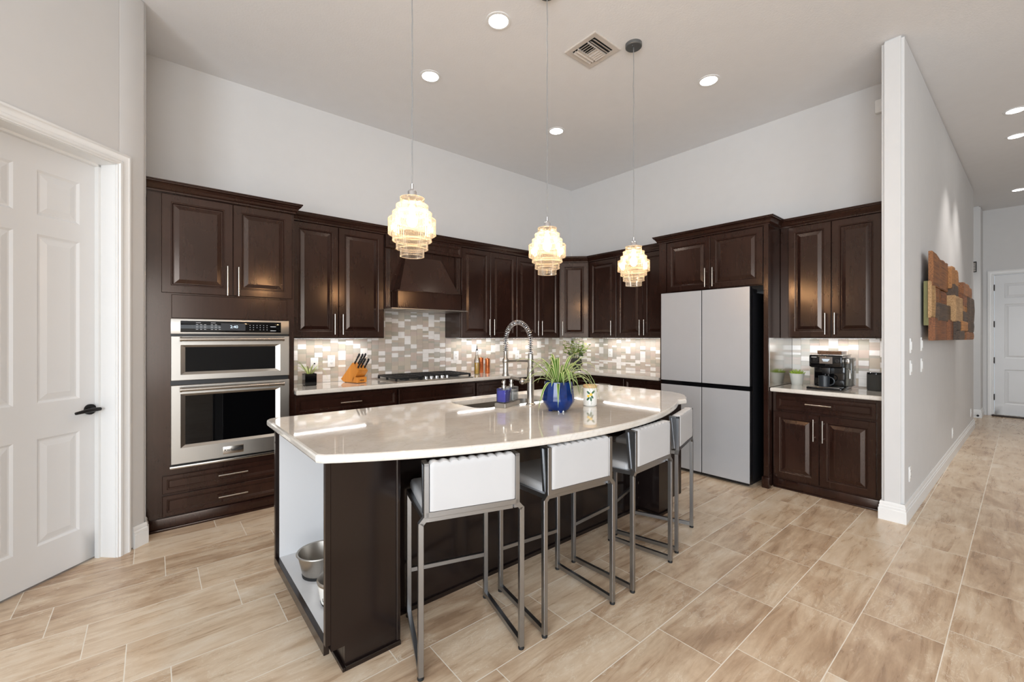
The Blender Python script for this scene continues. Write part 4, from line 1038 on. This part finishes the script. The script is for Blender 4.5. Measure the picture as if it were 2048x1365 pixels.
# corner plant
t = thing('potted_plant', 'bushy green plant in an angular black pot in the worktop corner', 'plant', (-.3, -.36, KZ))
m = MB(); m.lathe([(.055, 0), (.092, .07), (.07, .145), (.064, .145), (.06, .12)], seg=6); obj('pot', m, M['black_pot'], t, ang=10)
m = MB(); m.lathe([(.063, .13), (.001, .135)], seg=12, cap0=False, cap1=False); obj('soil', m, M['soil'], t)
m = MB(); lf = MB(); rng = random.Random(5)
def oval(mb, c, d, up, ln, w, mi):
    d = d.normalized(); sd = d.cross(up).normalized(); up = sd.cross(d); mb.mi = mi
    prof = [(0, .05), (.25, .8), (.55, 1), (.82, .62), (1, .04)]; prev = None
    for s_, k in prof:
        p = c + d * ln * s_ - up * ln * .25 * s_ * s_; row = [mb.bm.verts.new(v) for v in (p - sd * w * k + up * w * .25 * k, p, p + sd * w * k + up * w * .25 * k)]
        if prev:
            for a in (0, 1): f = mb.bm.faces.new((prev[a], prev[a + 1], row[a + 1], row[a])); f.material_index = mi
        prev = row
for i in range(24):
    az = i * 2.39996; ln = rng.uniform(.12, .29); lean = rng.uniform(.04, .17)
    P = [Vector((.03 * math.cos(az), .03 * math.sin(az), .13)), Vector(((.03 + lean * .5) * math.cos(az), (.03 + lean * .5) * math.sin(az), .13 + ln * .6)), Vector(((.03 + lean) * math.cos(az), (.03 + lean) * math.sin(az), .13 + ln))]
    m.tube(P, .0022, 6)
    for k in range(6):
        s_ = .3 + .14 * k; p = P[0].lerp(P[1], min(1, s_ * 2)) if s_ < .5 else P[1].lerp(P[2], s_ * 2 - 1)
        a2 = az + k * 2.1 + rng.uniform(-.5, .5); dv = Vector((math.cos(a2), math.sin(a2), rng.uniform(-.1, .6)))
        oval(lf, p, dv, Vector((0, 0, 1)), rng.uniform(.05, .075), rng.uniform(.016, .026), 0 if p.z > .21 else 1)  # lime on the higher leaves paints in the under-cabinet light falling on them
obj('stems', m, M['leaf_dark'], t); solid(obj('foliage', lf, [M['leaf_lime'], M['leaf_dark']], t, ang=180), .0005)
# succulent
t = thing('succulent_plant', 'small green succulent in a pale grey pot beside the coffee machine', 'plant', (-.15, -3.058, .92))
m = MB(); m.lathe([(.044, 0), (.062, .103), (.064, .11), (.06, .11), (.05, .05), (.001, .05)], seg=28, cap1=False); obj('pot', m, M['stone_pot'], t)
m = MB(); m.lathe([(.056, .09), (.001, .092)], seg=20, cap0=False, cap1=False); obj('soil', m, M['soil'], t)
m = MB(); rng = random.Random(8)
for i in range(26):
    az = i * 2.39996; rr = .04 * (i / 26) ** .5; p = Vector((rr * math.cos(az), rr * math.sin(az), .09)); tip = p + Vector((rr * .9 * math.cos(az), rr * .9 * math.sin(az), .062 - .03 * i / 26))
    m.tube([p, p.lerp(tip, .5) + Vector((0, 0, .004)), tip], [.0055, .006, .001], 6)
obj('foliage', m, M['leaf_lime'], t)

# ------------------------------------------------------------------ lemon jar
t = thing('lemon_jar', 'white ceramic jar with painted lemons and a wooden lid on the island', 'jar', (-2.69, -2.6, .92))
m = MB(); m.lathe([(.036, 0), (.044, .006), (.045, .02), (.045, .118), (.043, .122), (.04, .122)], seg=32); obj('jar_body', m, M['ceramic'], t)
m = MB(); m.lathe([(.043, .121), (.0465, .124), (.0465, .138), (.044, .141)], seg=32); obj('jar_lid', m, M['pale_wood'], t)
m = MB(); R2 = .0453
def on_jar(a0, z, pts, mi):
    m.mi = mi; vs = []
    for u, v in pts:
        a = a0 + u / R2; vs.append(m.bm.verts.new((R2 * math.cos(a), R2 * math.sin(a), z + v)))
    m.bm.faces.new(vs).material_index = mi
A0 = math.radians(222)
def ell(cu, cv, a, b, rot, n=16): return [(cu + a * math.cos(k * 2 * PI / n) * math.cos(rot) - b * math.sin(k * 2 * PI / n) * math.sin(rot), cv + a * math.cos(k * 2 * PI / n) * math.sin(rot) + b * math.sin(k * 2 * PI / n) * math.cos(rot)) for k in range(n)]
R2 = .0464
for cu, cv, rot in ((-.012, .092, 2.4), (.02, .096, .7), (.012, .066, -1.0), (-.014, .052, .9), (.004, .05, -1.4)): on_jar(A0, 0, ell(cu, cv, .0145, .0065, rot), 1)
R2 = .0469
on_jar(A0, 0, ell(.004, .08, .0105, .009, .3), 0); on_jar(A0, 0, ell(-.013, .07, .0095, .008, 0), 0)
for k in range(6): on_jar(A0, 0, [(.006 + .002 * math.sin(k), .015 + k * .006), (.0075 + .002 * math.sin(k), .015 + k * .006), (.0075 + .002 * math.sin(k + 1), .021 + k * .006), (.006 + .002 * math.sin(k + 1), .021 + k * .006)], 1)
obj('painted_lemons', m, [M['lemon'], M['painted_leaf']], t, smooth=False, recalc=False)

# ------------------------------------------------------------------ oil bottle and mills
t = thing('oil_bottle', 'tall glass bottle of golden oil with a black pourer beside the cooktop', 'bottle', (-1.93, -.215, KZ))
m = MB(); m.lathe([(.03, 0), (.033, .004), (.033, .15), (.03, .175), (.018, .215), (.0135, .24), (.0135, .275), (.016, .278), (.016, .288)], seg=24); obj('bottle_glass', m, M['clear_glass'], t)
m = MB(); m.lathe([(.029, .004), (.0305, .006), (.0305, .14)], seg=24); obj('oil', m, M['oil'], t)
m = MB(); m.lathe([(.012, .286), (.013, .3), (.006, .306), (.004, .345), (.003, .347)], seg=14); obj('pourer', m, M['black'], t)
def mill(loc, label, h):
    t = thing('pepper_mill', label, 'pepper mill', loc, 0, 'copper mills beside the oil bottle')
    m = MB(); m.lathe([(.029, 0), (.03, .004), (.03, h * .66), (.028, h * .665)], seg=24); obj('mill_body', m, M['copper'], t)
    m = MB(); m.lathe([(.028, h * .665), (.03, h * .67), (.03, h * .93), (.027, h * .95), (.006, h * .955), (.006, h), (.001, h)], seg=24, cap1=False); obj('mill_head', m, M['copper'], t)
mill((-1.775, -.085, KZ), 'copper pepper mill closest to the oil bottle, left of the two mills', .2)
mill((-1.76, -.2, KZ), 'copper pepper mill farther from the oil bottle, right of the two mills', .195)

# ------------------------------------------------------------------ knife block
KB = (-3.45, -.075, KZ); krz = math.radians(16)
t = thing('knife_block', 'honey coloured wooden knife block on the back worktop', 'knife block', KB, krz)
m = MB(); m.prism([(0, .03), (-.045, .004), (-.18, .004), (-.285, .12), (-.185, .2)], 'x', -.055, .055, .003, 2)
m.prism([(-.17, .004), (-.262, .004), (-.262, .058), (-.2, .064)], 'x', -.055, .055, .002, 1); obj('block_body', m, M['oak'], t)
m = MB()
for x in (-.04, .04):
    for y in (-.06, -.24): m.lathe([(.008, 0), (.008, .005)], (x, y, 0), 10)
obj('rubber_feet', m, M['rubber'], t)
m = MB()
for i in range(7): m.box(-.025 + i * .007, -.0205 + i * .007, -.2628, -.2618, .022, .034)
obj('engraving', m, M['ink'], t)
KM = Matrix.Translation(KB) @ Matrix.Rotation(krz, 4, 'Z')
kd = Vector((0, -.62, .78)).normalized()
def knife(p, ln, r, label, cat='knife', group='knives in the wooden block'):
    w = KM @ Vector(p)
    t = thing('kitchen_knife' if ln > .09 else 'steak_knife', label, cat, w, krz, group)
    m = MB(); a = Vector((0, 0, 0)); side = Vector((1, 0, 0)); wd = side.cross(kd).normalized()
    rs = []
    for s_, k in ((0, .75), (.08, 1), (.3, .82), (.6, .95), (.88, 1.15), (.97, .95), (1, .5)):
        c = kd * ln * s_; rs.append([c + side * r * .62 * k * math.cos(q_) + wd * r * 1.25 * k * math.sin(q_) for q_ in [2 * PI * i / 12 for i in range(12)]])
    m.rings(rs); obj('knife_handle', m, M['black'], t)
    m = MB(); m.bm.faces.new([m.bm.verts.new(v) for v in (kd * .004 - wd * r, kd * .004 + wd * r, -kd * .05 + wd * r, -kd * .06 - wd * r * .3)]); solid(obj('blade', m, M['steel'], t, smooth=False), .0015)
    if ln > .09:
        m = MB()
        for s_ in (.3, .55, .8): m.lathe([(.0028, -.012), (.0028, .012)], kd * ln * s_, 8, axis='x')
        obj('rivets', m, M['steel'], t)
names = ['upper left', 'upper middle', 'upper right', 'lower left', 'lower middle', 'lower right']
for i, (x, s_) in enumerate(((-.036, .12), (0, .16), (.036, .12), (-.036, .62), (0, .6), (.036, .66))):
    p = Vector((x, -.185 - .1 * s_, .2 - .08 * s_)) 
    knife(p, .125 if i < 3 else .115, .0095, 'black handled kitchen knife in the ' + names[i] + ' slot of the wooden block')
for i in range(7):
    knife((-.045 + .015 * i, -.225, .06), .085, .006, 'black handled steak knife, ' + ['first', 'second', 'third', 'fourth', 'fifth', 'sixth', 'last'][i] + ' from the left in the low row of the block', group='steak knives in the low row of the block')

# ------------------------------------------------------------------ coffee corner
t = thing('coffee_machine', 'black espresso machine with a small screen on the coffee counter', 'coffee machine', (-.1, -3.352, .92), RB)
m = MB(); m.box(-.115, .115, -.2, 0, .022, .3, .008); m.box(-.118, .118, -.3, -.19, .19, .3, .012, 3); obj('machine_body', m, M['black_gloss'], t)
m = MB(); m.box(-.121, .121, -.306, -.294, .195, .303, .012, 3); m.mi = 1; m.box(-.12, .12, -.3, .0, .298, .305, .003); obj('front_panel', m, [M['black_gloss'], M['nickel']], t)
m = MB(); m.box(-.045, .05, -.3085, -.305, .228, .288, .001); o = obj('screen', m, M['screen'], t)
m = MB()
for i, (a, b) in enumerate(((-.026, .03), (-.022, .026), (-.018, .02))): m.box(a, b, -.3092, -.308, .264 - i * .008, .268 - i * .008)
obj('screen_text', m, M['display'], o)
m = MB(); m.box(-.104, -.098, -.3075, -.305, .28, .286); m.box(-.094, -.066, -.3075, -.305, .281, .285); obj('logo', m, M['white_plastic'], t)
m = MB(); m.lathe([(.016, -.3072), (.016, -.305)], (.084, 0, .255), 24, axis='y'); o = obj('power_button', m, M['black'], t)
m = MB(); m.lathe([(.0125, -.308), (.0125, -.306), (.0115, -.306), (.0115, -.308)], (.084, 0, .255), 24, False, False, axis='y'); obj('button_ring', m, M['grey_ink'], o)
m = MB(); m.box(-.032, .03, -.29, -.2, .135, .2, .006); m.cyl((-.012, -.26, .14), (-.012, -.26, .118), .008); m.cyl((.01, -.26, .14), (.01, -.26, .118), .008); obj('spout', m, M['black'], t)
m = MB(); m.box(-.128, .128, -.37, -.02, 0, .022, .006); m.mi = 1; m.box(-.11, .11, -.355, -.21, .0215, .0245, .001); obj('drip_tray', m, [M['black_gloss'], M['steel']], t)
m = MB(); m.prism([(-.18, .305), (-.02, .305), (-.005, .34), (-.195, .34)], 'x', -.09, .09); obj('bean_hopper', m, M['clear_glass'], t)
m = MB(); m.prism([(-.177, .307), (-.023, .307), (-.012, .332), (-.188, .332)], 'x', -.086, .086); obj('coffee_beans', m, M['beans'], t)
m = MB(); m.box(.117, .165, -.2, -.06, .03, .28, .006); obj('water_tank', m, M['smoke_glass'], t)
m = MB(); m.box(.117, .15, -.22, -.19, .23, .27, .004); m.tube([(.12, -.19, .19), (.15, -.2, .17), (.15, -.2, .1)], .005, 8); obj('steam_wand', m, M['nickel'], t)
t = thing('coffee_mug', 'dark blue-grey mug on the drip tray of the coffee machine', 'mug', (-.39, -3.338, .9445), RB)
m = MB(); m.lathe([(.036, 0), (.04, .004), (.042, .095), (.039, .095), (.036, .01), (.001, .01)], seg=28, cap1=False); obj('mug_body', m, M['dark_ceramic'], t)
m = MB(); m.tube([(.04 + .034 * math.sin(a), 0, .05 - .034 * math.cos(a)) for a in [PI * i / 10 for i in range(11)]], .0052, 8); obj('mug_handle', m, M['dark_ceramic'], t)
t = thing('smart_speaker', 'black cylindrical speaker at the right end of the coffee counter', 'speaker', (-.16, -3.655, .92))
m = MB(); m.lathe([(.058, 0), (.063, .006), (.063, .14), (.062, .142)], seg=32); obj('speaker_fabric', m, M['charcoal_fabric'], t)
m = MB(); m.lathe([(.063, .142), (.063, .153), (.058, .158)], seg=32); obj('speaker_top', m, M['black_gloss'], t)
